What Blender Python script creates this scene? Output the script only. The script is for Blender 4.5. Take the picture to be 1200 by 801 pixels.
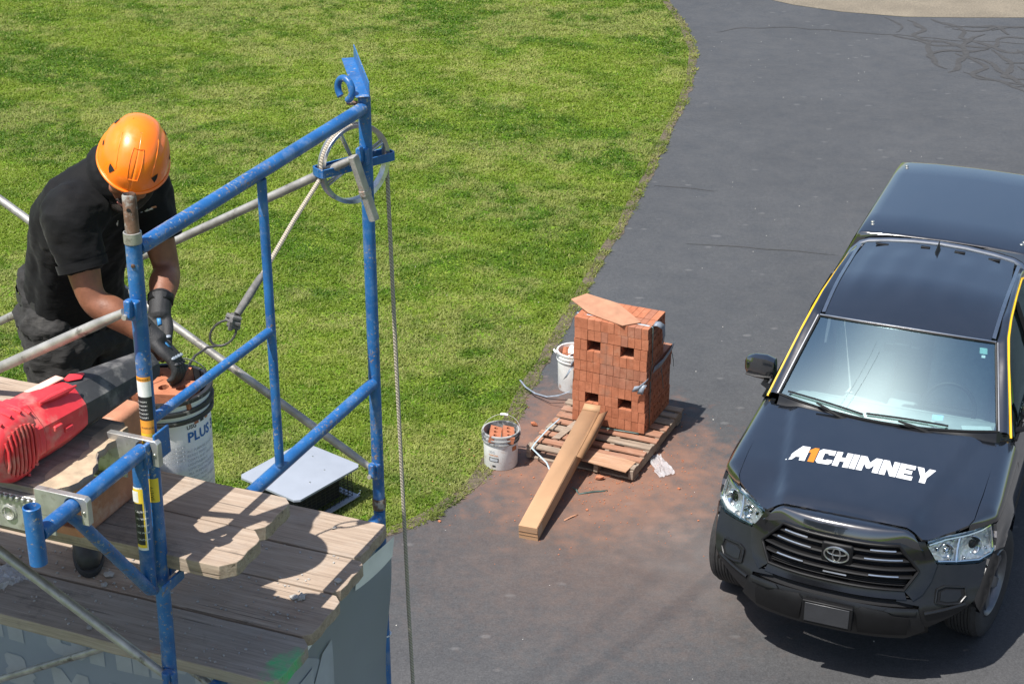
import bpy, bmesh, math, random
import numpy as np
from mathutils import Vector, Matrix, Quaternion, noise

for o in list(bpy.data.objects):
    bpy.data.objects.remove(o)
SC = bpy.context.scene
COL = SC.collection
R = math.radians
random.seed(7)
RNG = np.random.default_rng(7)

# ------------------------------------------------------------------ camera
cam_d = bpy.data.cameras.new('camera')
cam = bpy.data.objects.new('camera', cam_d)
COL.objects.link(cam)
cam.location = (0, 0, 6.794)
cam.rotation_euler = (R(90 - 25.03), 0, 0)
cam_d.sensor_width = 36.0
cam_d.lens = 2043.7 / 1200 * 36.0
cam_d.clip_start = 0.1
cam_d.clip_end = 2000
SC.camera = cam

# ------------------------------------------------------------------ sky and sun
SUN_DIR = Vector((-0.413, -0.33, 1.04)).normalized()
world = bpy.data.worlds.new('World')
SC.world = world
world.use_nodes = True
wn = world.node_tree
bg = wn.nodes['Background']
sky = wn.nodes.new('ShaderNodeTexSky')
sky.sky_type = 'NISHITA'
sky.sun_disc = False
sky.sun_elevation = math.asin(SUN_DIR.z)
sky.sun_rotation = math.atan2(SUN_DIR.x, SUN_DIR.y)
sky.air_density = 1.0
sky.dust_density = 1.6
sky.ozone_density = 1.0
wn.links.new(sky.outputs[0], bg.inputs[0])
bg.inputs[1].default_value = 0.10
sun_d = bpy.data.lights.new('sun', 'SUN')
sun_d.energy = 4.8
sun_d.angle = R(0.53)
sun_d.color = (1.0, 0.965, 0.915)
sun = bpy.data.objects.new('sun', sun_d)
COL.objects.link(sun)
sun.rotation_euler = SUN_DIR.to_track_quat('Z', 'Y').to_euler()
sun.location = SUN_DIR * 40

SC.view_settings.view_transform = 'Standard'
SC.view_settings.look = 'None'
SC.view_settings.gamma = 1.0
SC.view_settings.exposure = 0.72
SC.view_settings.use_curve_mapping = False

# ------------------------------------------------------------------ materials
MATS = {}


def nodes_of(name):
    m = bpy.data.materials.new(name)
    m.use_nodes = True
    nt = m.node_tree
    return m, nt, nt.nodes['Principled BSDF']


def N(nt, t, **kw):
    n = nt.nodes.new(t)
    for k, v in kw.items():
        if k.startswith('_'):
            setattr(n, k[1:], v)
        else:
            n.inputs[k].default_value = v
    return n


def ramp(nt, fac, stops):
    r = nt.nodes.new('ShaderNodeValToRGB')
    el = r.color_ramp.elements
    while len(el) < len(stops):
        el.new(0.5)
    for e, (p, c) in zip(el, stops):
        e.position = p
        e.color = (c[0], c[1], c[2], 1) if len(c) == 3 else c
    nt.links.new(fac, r.inputs[0])
    return r


def mixc(nt, fac, a, b, mode='MIX'):
    m = nt.nodes.new('ShaderNodeMix')
    m.data_type = 'RGBA'
    m.blend_type = mode
    for i, s in ((0, fac), (6, a), (7, b)):
        if hasattr(s, 'links'):
            nt.links.new(s, m.inputs[i])
        elif isinstance(s, (int, float)):
            m.inputs[i].default_value = s
        else:
            m.inputs[i].default_value = (s[0], s[1], s[2], 1)
    return m.outputs[2]


def mathn(nt, op, a, b=0.0):
    m = nt.nodes.new('ShaderNodeMath')
    m.operation = op
    for i, s in ((0, a), (1, b)):
        if hasattr(s, 'links'):
            nt.links.new(s, m.inputs[i])
        else:
            m.inputs[i].default_value = s
    return m.outputs[0]


def mapped(nt, scale, world_pos=False):
    mp = nt.nodes.new('ShaderNodeMapping')
    mp.inputs['Scale'].default_value = scale if hasattr(scale, '__len__') else (scale,) * 3
    if world_pos:
        g = nt.nodes.new('ShaderNodeNewGeometry')
        nt.links.new(g.outputs['Position'], mp.inputs[0])
    else:
        g = nt.nodes.new('ShaderNodeTexCoord')
        nt.links.new(g.outputs['Object'], mp.inputs[0])
    return mp.outputs[0]


def noise_tex(nt, vec, scale=5.0, detail=4.0, rough=0.55):
    n = N(nt, 'ShaderNodeTexNoise', Scale=scale, Detail=detail, Roughness=rough)
    nt.links.new(vec, n.inputs['Vector'])
    return n.outputs[0]


def bump(nt, bsdf, h, strength=0.3, dist=0.01):
    b = N(nt, 'ShaderNodeBump', Strength=strength, Distance=dist)
    nt.links.new(h, b.inputs['Height'])
    nt.links.new(b.outputs[0], bsdf.inputs['Normal'])


def simple(name, col, rough=0.5, metal=0.0, var=0.25, scale=12.0, bmp=0.0, coat=0.0, col2=None, thr=(0.58, 0.66),
           chip_scale=30.0, rnd=0.0, spec=0.5, wpos=False):
    """Base colour with cloudy variation, optional worn patches of a second colour and per-object variation."""
    if name in MATS:
        return MATS[name]
    m, nt, b = nodes_of(name)
    v = mapped(nt, 1.0, wpos)
    n1 = noise_tex(nt, v, scale)
    lo = [c * (1 - var) for c in col]
    hi = [min(1, c * (1 + var)) for c in col]
    c = ramp(nt, n1, [(0.3, lo), (0.7, hi)]).outputs[0]
    if rnd:
        oi = nt.nodes.new('ShaderNodeObjectInfo')
        c2 = ramp(nt, oi.outputs['Random'], [(0, (1 - rnd,) * 3), (1, (1 + rnd,) * 3)]).outputs[0]
        c = mixc(nt, 1.0, c, c2, 'MULTIPLY')
    if col2 is not None:
        n2 = noise_tex(nt, v, chip_scale, 6.0, 0.65)
        f = ramp(nt, n2, [(thr[0], (0, 0, 0)), (thr[1], (1, 1, 1))]).outputs[0]
        c = mixc(nt, f, c, col2)
    nt.links.new(c, b.inputs['Base Color'])
    b.inputs['Roughness'].default_value = rough
    b.inputs['Metallic'].default_value = metal
    b.inputs['Specular IOR Level'].default_value = spec
    b.inputs['Coat Weight'].default_value = coat
    b.inputs['Coat Roughness'].default_value = 0.04
    if bmp:
        bump(nt, b, noise_tex(nt, v, scale * 6, 5.0, 0.6), bmp, 0.004)
    MATS[name] = m
    return m


# ------------------------------------------------------------------ object helpers
def tag(o, label=None, cat=None, group=None, kind=None):
    if label:
        o['label'] = label
    if cat:
        o['category'] = cat
    if group:
        o['group'] = group
    if kind:
        o['kind'] = kind
    return o


def empty(name, loc=(0, 0, 0), rz=0.0, rot=None):
    o = bpy.data.objects.new(name, None)
    o.empty_display_size = 0.2
    COL.objects.link(o)
    o.location = loc
    o.rotation_euler = rot if rot is not None else (0, 0, rz)
    return o


def frame_from(d, up=Vector((0, 0, 1))):
    d = Vector(d).normalized()
    if abs(d.dot(up)) > 0.98:
        up = Vector((1, 0, 0))
    a = up.cross(d).normalized()
    return a, d.cross(a).normalized()


class MB:
    def __init__(self):
        self.v = []
        self.f = []
        self.mi = []
        self.cur = 0

    def add(self, vs, fs):
        o = len(self.v)
        self.v += [tuple(p) for p in vs]
        self.f += [tuple(i + o for i in q) for q in fs]
        self.mi += [self.cur] * len(fs)
        return self

    def box(self, c, s, m=None):
        vs = []
        for dz in (-.5, .5):
            for dx, dy in ((-.5, -.5), (.5, -.5), (.5, .5), (-.5, .5)):
                p = Vector((dx * s[0], dy * s[1], dz * s[2]))
                if m is not None:
                    p = m @ p
                vs.append(p + Vector(c))
        return self.add(vs, [(3, 2, 1, 0), (4, 5, 6, 7), (0, 1, 5, 4), (1, 2, 6, 5), (2, 3, 7, 6), (3, 0, 4, 7)])

    def tube(self, pts, r, n=12, cap=True, closed=False, flat=None):
        pts = [Vector(p) for p in pts]
        k = len(pts)
        rs = r if hasattr(r, '__len__') else [r] * k
        vs = []
        pa = None
        for i, p in enumerate(pts):
            if closed:
                d = pts[(i + 1) % k] - pts[i - 1]
            else:
                d = pts[min(i + 1, k - 1)] - pts[max(i - 1, 0)]
            d.normalize()
            if pa is None:
                a, b = frame_from(d)
            else:
                a = (pa - d * pa.dot(d))
                a = a.normalized() if a.length > 1e-6 else frame_from(d)[0]
                b = d.cross(a).normalized()
            pa = a
            for j in range(n):
                t = 2 * math.pi * j / n
                vs.append(p + (a * math.cos(t) + b * math.sin(t) * (flat if flat else 1)) * rs[i])
        fs = []
        for i in range(k if closed else k - 1):
            i2 = (i + 1) % k
            for j in range(n):
                j2 = (j + 1) % n
                fs.append((i * n + j, i * n + j2, i2 * n + j2, i2 * n + j))
        if cap and not closed:
            fs.append(tuple(range(n - 1, -1, -1)))
            fs.append(tuple((k - 1) * n + j for j in range(n)))
        return self.add(vs, fs)

    def lathe(self, prof, n=24, m=None, cap0=False, cap1=False):
        vs = []
        for r, z in prof:
            for j in range(n):
                t = 2 * math.pi * j / n
                p = Vector((r * math.cos(t), r * math.sin(t), z))
                vs.append(m @ p if m is not None else p)
        fs = []
        for i in range(len(prof) - 1):
            for j in range(n):
                j2 = (j + 1) % n
                fs.append((i * n + j, i * n + j2, (i + 1) * n + j2, (i + 1) * n + j))
        if cap0:
            fs.append(tuple(range(n - 1, -1, -1)))
        if cap1:
            fs.append(tuple((len(prof) - 1) * n + j for j in range(n)))
        return self.add(vs, fs)

    def prism(self, poly, z0, z1, m=None):
        n = len(poly)
        vs = [Vector((x, y, z0)) for x, y in poly] + [Vector((x, y, z1)) for x, y in poly]
        if m is not None:
            vs = [m @ p for p in vs]
        fs = [tuple(range(n - 1, -1, -1)), tuple(range(n, 2 * n))]
        for i in range(n):
            j = (i + 1) % n
            fs.append((i, j, n + j, n + i))
        return self.add(vs, fs)

    def grid(self, fn, nu, nv, flip=False):
        vs = [fn(i / nu, j / nv) for j in range(nv + 1) for i in range(nu + 1)]
        fs = []
        for j in range(nv):
            for i in range(nu):
                a = j * (nu + 1) + i
                q = (a, a + 1, a + nu + 2, a + nu + 1)
                fs.append(q[::-1] if flip else q)
        return self.add(vs, fs)

    def loft(self, secs, closed=True, cap=True):
        n = len(secs[0])
        vs = [p for s in secs for p in s]
        fs = []
        for i in range(len(secs) - 1):
            for j in range(n if closed else n - 1):
                j2 = (j + 1) % n
                fs.append((i * n + j, i * n + j2, (i + 1) * n + j2, (i + 1) * n + j))
        if cap and closed:
            fs.append(tuple(range(n - 1, -1, -1)))
            fs.append(tuple((len(secs) - 1) * n + j for j in range(n)))
        return self.add(vs, fs)

    def mesh(self, name, sharp=40, fixn=True):
        me = bpy.data.meshes.new(name)
        me.from_pydata(self.v, [], self.f)
        me.validate()
        if fixn:
            bm = bmesh.new()
            bm.from_mesh(me)
            bmesh.ops.recalc_face_normals(bm, faces=bm.faces)
            bm.to_mesh(me)
            bm.free()
        me.polygons.foreach_set('use_smooth', [True] * len(me.polygons))
        if sharp:
            me.set_sharp_from_angle(angle=R(sharp))
        if any(self.mi) and len(self.mi) == len(me.polygons):
            me.polygons.foreach_set('material_index', self.mi)
        return me

    def build(self, name, mat, parent=None, sharp=40, bevel=0.0, seg=2, fixn=True):
        me = self.mesh(name, sharp, fixn)
        for m in (mat if isinstance(mat, (list, tuple)) else [mat]):
            me.materials.append(m)
        return put(name, me, parent, bevel, seg)


def put(name, me, parent=None, bevel=0.0, seg=2):
    o = bpy.data.objects.new(name, me)
    COL.objects.link(o)
    if parent is not None:
        o.parent = parent
    if bevel:
        b = o.modifiers.new('bevel', 'BEVEL')
        b.width = bevel
        b.segments = seg
        b.limit_method = 'ANGLE'
        b.angle_limit = R(35)
    return o


def text_mesh(s, size=1.0, bold=0.0):
    """Flat triangles of a line of text, as (verts2d, faces)."""
    cu = bpy.data.curves.new('t', 'FONT')
    cu.body = s
    cu.size = size
    cu.offset = bold
    cu.resolution_u = 2
    ob = bpy.data.objects.new('t', cu)
    me = bpy.data.meshes.new_from_object(ob)
    vs = [(v.co.x, v.co.y) for v in me.vertices]
    fs = [tuple(p.vertices) for p in me.polygons]
    bpy.data.objects.remove(ob)
    bpy.data.curves.remove(cu)
    bpy.data.meshes.remove(me)
    return vs, fs


def surf_patch(name, poly, fn, mat, parent=None, step=0.05, depth=0.015, hint=(0, 0, 1)):
    """A panel: a 2-D outline laid on the surface fn(u, v) -> point, with true surface normals and a skirt."""
    bm = bmesh.new()
    bm.faces.new([bm.verts.new((p[0], p[1], 0)) for p in poly])
    us = [p[0] for p in poly]
    vs = [p[1] for p in poly]
    for k, (lo, hi) in enumerate(((min(us), max(us)), (min(vs), max(vs)))):
        n = max(1, int((hi - lo) / step))
        for i in range(1, n):
            c = lo + (hi - lo) * i / n
            co = (c, 0, 0) if k == 0 else (0, c, 0)
            no = (1, 0, 0) if k == 0 else (0, 1, 0)
            bmesh.ops.bisect_plane(bm, geom=bm.verts[:] + bm.edges[:] + bm.faces[:], plane_co=co, plane_no=no, dist=1e-5)
    bmesh.ops.triangulate(bm, faces=[f for f in bm.faces if len(f.verts) > 4])
    bm.verts.ensure_lookup_table()
    bm.verts.index_update()
    e = 1e-3
    V, NR = [], []
    cu = sum(us) / len(us)
    cv = sum(vs) / len(vs)
    for w in bm.verts:
        u, v = w.co.x, w.co.y
        p = Vector(fn(u, v))
        du = Vector(fn(u + e, v)) - Vector(fn(u - e, v))
        dv = Vector(fn(u, v + e)) - Vector(fn(u, v - e))
        V.append(p)
        nr = du.cross(dv).normalized()
        NR.append(-nr if nr.dot(Vector(hint)) < 0 else nr)
    F = [tuple(x.index for x in f.verts) for f in bm.faces]
    # orientation: compare with first face
    f0 = F[0]
    nn = (V[f0[1]] - V[f0[0]]).cross(V[f0[2]] - V[f0[1]])
    if nn.dot(NR[f0[0]]) < 0:
        F = [q[::-1] for q in F]
    if depth:
        n0 = len(V)
        for ed in bm.edges:
            if len(ed.link_faces) == 1:
                a, b = ed.verts[0].index, ed.verts[1].index
                k = len(V)
                pa, pb = V[a], V[b]
                qa, qb = pa - NR[a] * depth, pb - NR[b] * depth
                fc = ed.link_faces[0].calc_center_median()
                mid = (ed.verts[0].co + ed.verts[1].co) / 2
                out = Vector(fn(mid.x + (mid.x - fc.x) * .1, mid.y + (mid.y - fc.y) * .1)) - Vector(fn(mid.x, mid.y))
                out.normalize()
                V += [pa, pb, qb, qa]
                NR += [out] * 4
                q = (k, k + 1, k + 2, k + 3)
                if (pb - pa).cross(qb - pb).dot(out) < 0:
                    q = q[::-1]
                F.append(q)
    bm.free()
    me = bpy.data.meshes.new(name)
    me.from_pydata([tuple(p) for p in V], [], F)
    me.polygons.foreach_set('use_smooth', [True] * len(me.polygons))
    me.normals_split_custom_set_from_vertices([tuple(n) for n in NR])
    me.materials.append(mat)
    return put(name, me, parent)


def copy_tree(o, parent=None):
    c = o.copy()
    COL.objects.link(c)
    c.parent = parent
    for ch in [x for x in o.children]:
        copy_tree(ch, c)
    return c


# block capitals for painted lettering: unit height, list of (polygon, advance)
GL = {
    'A': ([[(0, 0), (.62, 1), (1.05, 1), (1.05, 0), (.74, 0), (.74, .22), (.50, .22), (.37, 0)]], 1.05),
    '1': ([[(.12, 0), (.12, .62), (0, .62), (0, .80), (.22, 1), (.46, 1), (.46, 0)]], .50),
    'C': ([[(0, .14), (0, .86), (.14, 1), (.86, 1), (.86, .66), (.54, .66), (.54, .74), (.32, .74), (.32, .27), (.54, .27),
            (.54, .34), (.86, .34), (.86, .14), (.72, 0), (.14, 0)]], .90),
    'H': ([[(0, 0), (0, 1), (.31, 1), (.31, .64), (.55, .64), (.55, 1), (.86, 1), (.86, 0), (.55, 0), (.55, .36), (.31, .36), (.31, 0)]], .88),
    'I': ([[(0, 0), (0, 1), (.31, 1), (.31, 0)]], .36),
    'M': ([[(0, 0), (0, 1), (.34, 1), (.58, .62), (.82, 1), (1.16, 1), (1.16, 0), (.85, 0), (.85, .5), (.66, .22), (.50, .22), (.31, .5), (.31, 0)]], 1.18),
    'N': ([[(0, 0), (0, 1), (.32, 1), (.58, .52), (.58, 1), (.88, 1), (.88, 0), (.57, 0), (.31, .48), (.31, 0)]], .90),
    'E': ([[(0, 0), (0, 1), (.80, 1), (.80, .73), (.31, .73), (.31, .63), (.70, .63), (.70, .38), (.31, .38), (.31, .27), (.80, .27), (.80, 0)]], .84),
    'Y': ([[(.32, 0), (.32, .36), (0, 1), (.35, 1), (.49, .66), (.64, 1), (.98, 1), (.64, .36), (.64, 0)]], .98),
    'S': ([[(0, 0), (0, .3), (.52, .3), (.52, .37), (.1, .37), (0, .46), (0, .9), (.1, 1), (.8, 1), (.8, .72), (.3, .72), (.3, .64), (.74, .64), (.84, .54), (.84, .1), (.74, 0)]], .88),
    'O': ([[(0, .14), (0, .86), (.14, 1), (.44, 1), (.44, .74), (.32, .74), (.32, .26), (.56, .26), (.56, .74), (.4401, .74), (.4401, 1), (.74, 1), (.88, .86), (.88, .14), (.74, 0), (.14, 0)]], .92),
    'R': ([[(0, 0), (0, 1), (.74, 1), (.86, .88), (.86, .5), (.74, .38), (.88, 0), (.56, 0), (.44, .34), (.31, .34), (.31, 0)]], .92),
    '&': ([[(.1, 0), (0, .12), (0, .42), (.12, .54), (.06, .64), (.06, .9), (.16, 1), (.62, 1), (.7, .9), (.7, .66), (.58, .54), (.7, .42), (.86, .56), (.98, .42), (.82, .26), (1.0, .08), (.86, 0), (.7, .1), (.58, 0)]], 1.05),
    ' ': ([], .5),
}

# ================================================================== THE SETTING
EDGE = [(2.454, 27.928), (2.491, 27.202), (2.616, 25.897), (2.639, 24.381), (2.473, 23.016), (2.145, 21.381), (1.839, 20.129),
        (1.63, 19.116), (1.386, 18.241), (1.241, 17.559), (1.031, 16.871), (0.828, 16.072), (0.622, 15.295), (0.432, 14.559),
        (0.305, 14.053), (0.164, 13.642), (0.08, 13.219), (0.022, 12.999), (-0.19, 12.122), (-0.255, 11.944), (-0.395, 11.679),
        (-0.583, 11.435), (-0.736, 11.273), (-1.012, 11.09), (-1.256, 10.994), (-2.4, 10.75), (-4.5, 10.5), (-9, 10.3)]
ROAD = [(2.46, 28.1), (3.826, 27.645), (4.42, 27.039), (5.084, 26.614), (6.011, 26.302), (6.914, 26.251), (7.957, 26.251), (16.0, 26.5)]


def mat_lawn():
    m, nt, b = nodes_of('lawn_soil_and_thatch')
    v = mapped(nt, 1.0, True)
    n1 = noise_tex(nt, v, 0.45, 3.0)
    n2 = noise_tex(nt, v, 3.2, 5.0, 0.62)
    n3 = noise_tex(nt, v, 38.0, 4.0, 0.7)
    c1 = ramp(nt, n2, [(0.36, (0.070, 0.155, 0.010)), (0.5, (0.135, 0.225, 0.024)), (0.64, (0.22, 0.27, 0.05))]).outputs[0]
    c2 = ramp(nt, n1, [(0.35, (0.85, 0.9, 0.8)), (0.65, (1.15, 1.1, 1.1))]).outputs[0]
    c3 = ramp(nt, n3, [(0.3, (0.55, 0.55, 0.5)), (0.7, (1.4, 1.4, 1.4))]).outputs[0]
    c = mixc(nt, 1.0, mixc(nt, 1.0, c1, c2, 'MULTIPLY'), c3, 'MULTIPLY')
    nt.links.new(c, b.inputs['Base Color'])
    b.inputs['Roughness'].default_value = 0.9
    b.inputs['Specular IOR Level'].default_value = 0.1
    bump(nt, b, n3, 0.8, 0.03)
    return m


def mat_grass():
    m, nt, b = nodes_of('grass_blade')
    at = nt.nodes.new('ShaderNodeAttribute')
    at.attribute_name = 'tint'
    nt.links.new(at.outputs['Color'], b.inputs['Base Color'])
    b.inputs['Roughness'].default_value = 0.55
    b.inputs['Specular IOR Level'].default_value = 0.25
    tr = nt.nodes.new('ShaderNodeBsdfTranslucent')
    nt.links.new(at.outputs['Color'], tr.inputs['Color'])
    mx = nt.nodes.new('ShaderNodeMixShader')
    mx.inputs[0].default_value = 0.5
    nt.links.new(b.outputs[0], mx.inputs[1])
    nt.links.new(tr.outputs[0], mx.inputs[2])
    nt.links.new(mx.outputs[0], nt.nodes['Material Output'].inputs[0])
    return m


def mat_asphalt():
    m, nt, b = nodes_of('sealed_asphalt')
    v = mapped(nt, 1.0, True)
    big = noise_tex(nt, v, 0.5, 4.0, 0.6)
    mid = noise_tex(nt, v, 4.0, 6.0, 0.65)
    fine = noise_tex(nt, v, 70.0, 4.0, 0.8)
    grain = noise_tex(nt, v, 24.0, 5.0, 0.75)
    base = ramp(nt, big, [(0.35, (0.045, 0.047, 0.050)), (0.65, (0.055, 0.057, 0.060))]).outputs[0]
    c = mixc(nt, 1.0, base, ramp(nt, mid, [(0.3, (0.94, 0.94, 0.94)), (0.7, (1.06, 1.055, 1.05))]).outputs[0], 'MULTIPLY')
    c = mixc(nt, 1.0, c, ramp(nt, grain, [(0.3, (0.80, 0.80, 0.80)), (0.7, (1.20, 1.20, 1.19))]).outputs[0], 'MULTIPLY')
    c = mixc(nt, 1.0, c, ramp(nt, fine, [(0.25, (0.55, 0.55, 0.55)), (0.75, (1.5, 1.5, 1.5))]).outputs[0], 'MULTIPLY')
    # slightly warmer, browner tint near the house
    sx = nt.nodes.new('ShaderNodeSeparateXYZ')
    g = nt.nodes.new('ShaderNodeNewGeometry')
    nt.links.new(g.outputs['Position'], sx.inputs[0])
    near = nt.nodes.new('ShaderNodeMapRange')
    near.inputs[1].default_value = 14.5
    near.inputs[2].default_value = 10.5
    nt.links.new(mathn(nt, 'ADD', sx.outputs[1], mathn(nt, 'MULTIPLY', mathn(nt, 'SUBTRACT', mid, 0.5), 5.0)), near.inputs[0])
    c = mixc(nt, mathn(nt, 'MULTIPLY', near.outputs[0], 0.8), c, mixc(nt, 1.0, c, (1.06, 1.00, 0.96), 'MULTIPLY'))
    # pale scuffs and dusty footprints
    vo = N(nt, 'ShaderNodeTexVoronoi', Scale=2.3, Randomness=1.0)
    nt.links.new(mapped(nt, (1.0, 1.7, 1.0), True), vo.inputs['Vector'])
    sc_ = ramp(nt, mathn(nt, 'ADD', vo.outputs['Distance'], mathn(nt, 'MULTIPLY', mid, 0.34)), [(0.215, (1, 1, 1)), (0.275, (0, 0, 0))]).outputs[0]
    c = mixc(nt, mathn(nt, 'MULTIPLY', sc_, 0.34), c, (0.16, 0.156, 0.152))
    # brick dust around the pallet
    def dust(cx, cy, r0, r1, amp, sc):
        d = nt.nodes.new('ShaderNodeVectorMath')
        d.operation = 'DISTANCE'
        nt.links.new(g.outputs['Position'], d.inputs[0])
        d.inputs[1].default_value = (cx, cy, 0)
        nn = noise_tex(nt, v, sc, 6.0, 0.7)
        e = mathn(nt, 'ADD', d.outputs['Value'], mathn(nt, 'MULTIPLY', mathn(nt, 'SUBTRACT', nn, 0.5), 2.6))
        r = nt.nodes.new('ShaderNodeMapRange')
        r.inputs[1].default_value = r1
        r.inputs[2].default_value = r0
        r.inputs[4].default_value = amp
        nt.links.new(e, r.inputs[0])
        return r.outputs[0]
    c = mixc(nt, dust(0.70, 12.2, 0.1, 1.30, 0.78, 6.0), c, (0.24, 0.115, 0.070))
    c = mixc(nt, dust(0.55, 13.1, 0.0, 0.8, 0.5, 4.0), c, (0.24, 0.11, 0.065))
    c = mixc(nt, dust(0.75, 11.2, 0.1, 1.9, 0.26, 9.0), c, (0.22, 0.12, 0.075))
    # pale cement wash in front of the wheel
    c = mixc(nt, dust(1.55, 10.9, 0.0, 0.75, 0.28, 3.0), c, (0.15, 0.145, 0.14))
    nt.links.new(c, b.inputs['Base Color'])
    rr = ramp(nt, mid, [(0.3, (0.62,) * 3), (0.7, (0.86,) * 3)]).outputs[0]
    nt.links.new(rr, b.inputs['Roughness'])
    b.inputs['Specular IOR Level'].default_value = 0.45
    bump(nt, b, fine, 0.35, 0.004)
    return m


def mat_road():
    m, nt, b = nodes_of('chip_sealed_road')
    v = mapped(nt, 1.0, True)
    n1 = noise_tex(nt, v, 40.0, 4.0, 0.7)
    n2 = noise_tex(nt, v, 1.5, 4.0)
    c = ramp(nt, n1, [(0.3, (0.100, 0.083, 0.058)), (0.7, (0.225, 0.190, 0.138))]).outputs[0]
    c = mixc(nt, 1.0, c, ramp(nt, n2, [(0.35, (0.85,) * 3), (0.65, (1.1,) * 3)]).outputs[0], 'MULTIPLY')
    nt.links.new(c, b.inputs['Base Color'])
    b.inputs['Roughness'].default_value = 0.9
    bump(nt, b, n1, 0.5, 0.01)
    return m


lawn = MB().add([(-400, -400, -0.012), (400, -400, -0.012), (400, 400, -0.012), (-400, 400, -0.012)], [(0, 1, 2, 3)]).build('lawn_ground', mat_lawn(), sharp=0)
tag(lawn, 'broad mown green lawn left of the driveway', None, None, 'structure')

# driveway: left edge, house side, right side, road end
dp = EDGE + [(-9, -4), (18, -4), (18, 26.6)] + ROAD[::-1]
dp3 = [(x, y, 0.0) for x, y in dp]
drv = MB().add(dp3, [tuple(range(len(dp3)))]).build('driveway', mat_asphalt(), sharp=0)
tag(drv, 'dark grey asphalt driveway with reddish brick dust', None, None, 'structure')
rp = ROAD + [(60, 27.5), (60, 33.5), (16, 33.0), (4, 34.5), (-2, 36.5), (-30, 44), (-30, 39), (-2, 31.0)]
rd = MB().add([(x, y, 0.004) for x, y in rp], [tuple(range(len(rp)))]).build('road', mat_road(), sharp=0)
tag(rd, 'tan chip-sealed road at the end of the driveway', None, None, 'structure')

# tar lines that seal the cracks
M_tar = simple('crack_tar', (0.041, 0.040, 0.039), 0.85, var=0.2)


def crack(pts, w0, seed, jit=0.06, z=0.004):
    z = .0030 + .00012 * seed
    w0 *= .50
    rnd = random.Random(seed)
    P = []
    m = len(pts)
    for k in range(m - 1):
        p0, p1, p2, p3 = pts[max(k - 1, 0)], pts[k], pts[k + 1], pts[min(k + 2, m - 1)]
        n = max(3, int(math.dist(p1, p2) / 0.06))
        for i in range(n):
            t = i / n
            q = [.5 * (2 * p1[c] + (p2[c] - p0[c]) * t + (2 * p0[c] - 5 * p1[c] + 4 * p2[c] - p3[c]) * t * t + (3 * p1[c] - p0[c] - 3 * p2[c] + p3[c]) * t ** 3) for c in (0, 1)]
            w1 = noise.noise(Vector((q[0] * 2.5, q[1] * 2.5, seed * 3.7)))
            w2 = noise.noise(Vector((q[0] * 2.5, q[1] * 2.5, seed * 3.7 + 50)))
            P.append((q[0] + w1 * jit * 1.2, q[1] + w2 * jit * 1.6))
    P.append(pts[-1])
    vs, fs = [], []
    for i, p in enumerate(P):
        q, r_ = P[max(0, i - 1)], P[min(len(P) - 1, i + 1)]
        d = Vector((r_[0] - q[0], r_[1] - q[1], 0))
        d.normalize()
        nrm = Vector((-d.y, d.x, 0))
        w = w0 * (.75 + .9 * abs(noise.noise(Vector((p[0] * 4, p[1] * 4, seed))))) * min(1, .25 + min(i, len(P) - 1 - i) * .12)
        for s in (-1, 1):
            vs.append(Vector((p[0], p[1], z + i * 1e-6)) + nrm * s * w)
        if i:
            k = 2 * i
            fs.append((k - 2, k - 1, k + 1, k))
    o = MB().add(vs, fs).build('crack_seal', M_tar, drv, sharp=0)
    return o


crack([(3.021, 25.454), (3.578, 25.649), (4.217, 25.649), (4.95, 25.454), (5.789, 25.214), (6.376, 25.024), (7.6, 24.8)], .035, 1)
crack([(1.603, 18.741), (1.938, 18.684), (2.314, 18.571)], .022, 2, .03)
crack([(1.83, 16.966), (2.488, 16.871), (3.341, 16.659)], .020, 3, .03)
crack([(6.0, 26.2), (6.15, 25.6), (5.95, 25.2), (6.5, 24.6), (6.35, 24.0), (6.0, 23.3)], .085, 4, .10, .0045)
crack([(6.4, 26.2), (6.75, 25.5), (6.6, 25.0), (7.0, 24.4), (7.4, 24.3), (7.9, 23.9)], .08, 5, .10, .005)
crack([(5.6, 25.25), (6.2, 24.7), (6.9, 24.65), (7.3, 25.1), (7.8, 24.8)], .07, 6, .10, .0055)
crack([(6.35, 24.3), (6.55, 23.6), (6.3, 23.2), (6.7, 22.7), (6.85, 22.3)], .085, 7, .08, .006)
crack([(6.9, 24.4), (6.95, 23.7), (6.75, 23.1), (7.1, 22.9), (7.7, 22.8)], .075, 8, .08, .0065)
crack([(7.3, 24.5), (7.25, 23.7), (7.5, 23.2), (7.3, 22.6)], .07, 9, .08, .007)
crack([(6.25, 23.3), (6.6, 22.9), (7.3, 22.5), (8.0, 22.2)], .06, 10, .06, .0075)
crack([(5.7, 26.25), (5.85, 25.7), (5.7, 25.4)], .04, 11, .05, .005)

_rc = random.Random(31)
for _k in range(9):
    _x, _y = _rc.uniform(6.0, 7.4), _rc.uniform(23.2, 25.6)
    _p = [(_x, _y)]
    _a = _rc.uniform(0, 6.28)
    for _j in range(4):
        _a += _rc.uniform(-.9, .9)
        _p.append((max(5.95, _p[-1][0] + .34 * math.cos(_a)), min(25.7, max(22.6, _p[-1][1] + .5 * math.sin(_a)))))
    crack(_p, .085, 12 + _k, .05)

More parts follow.
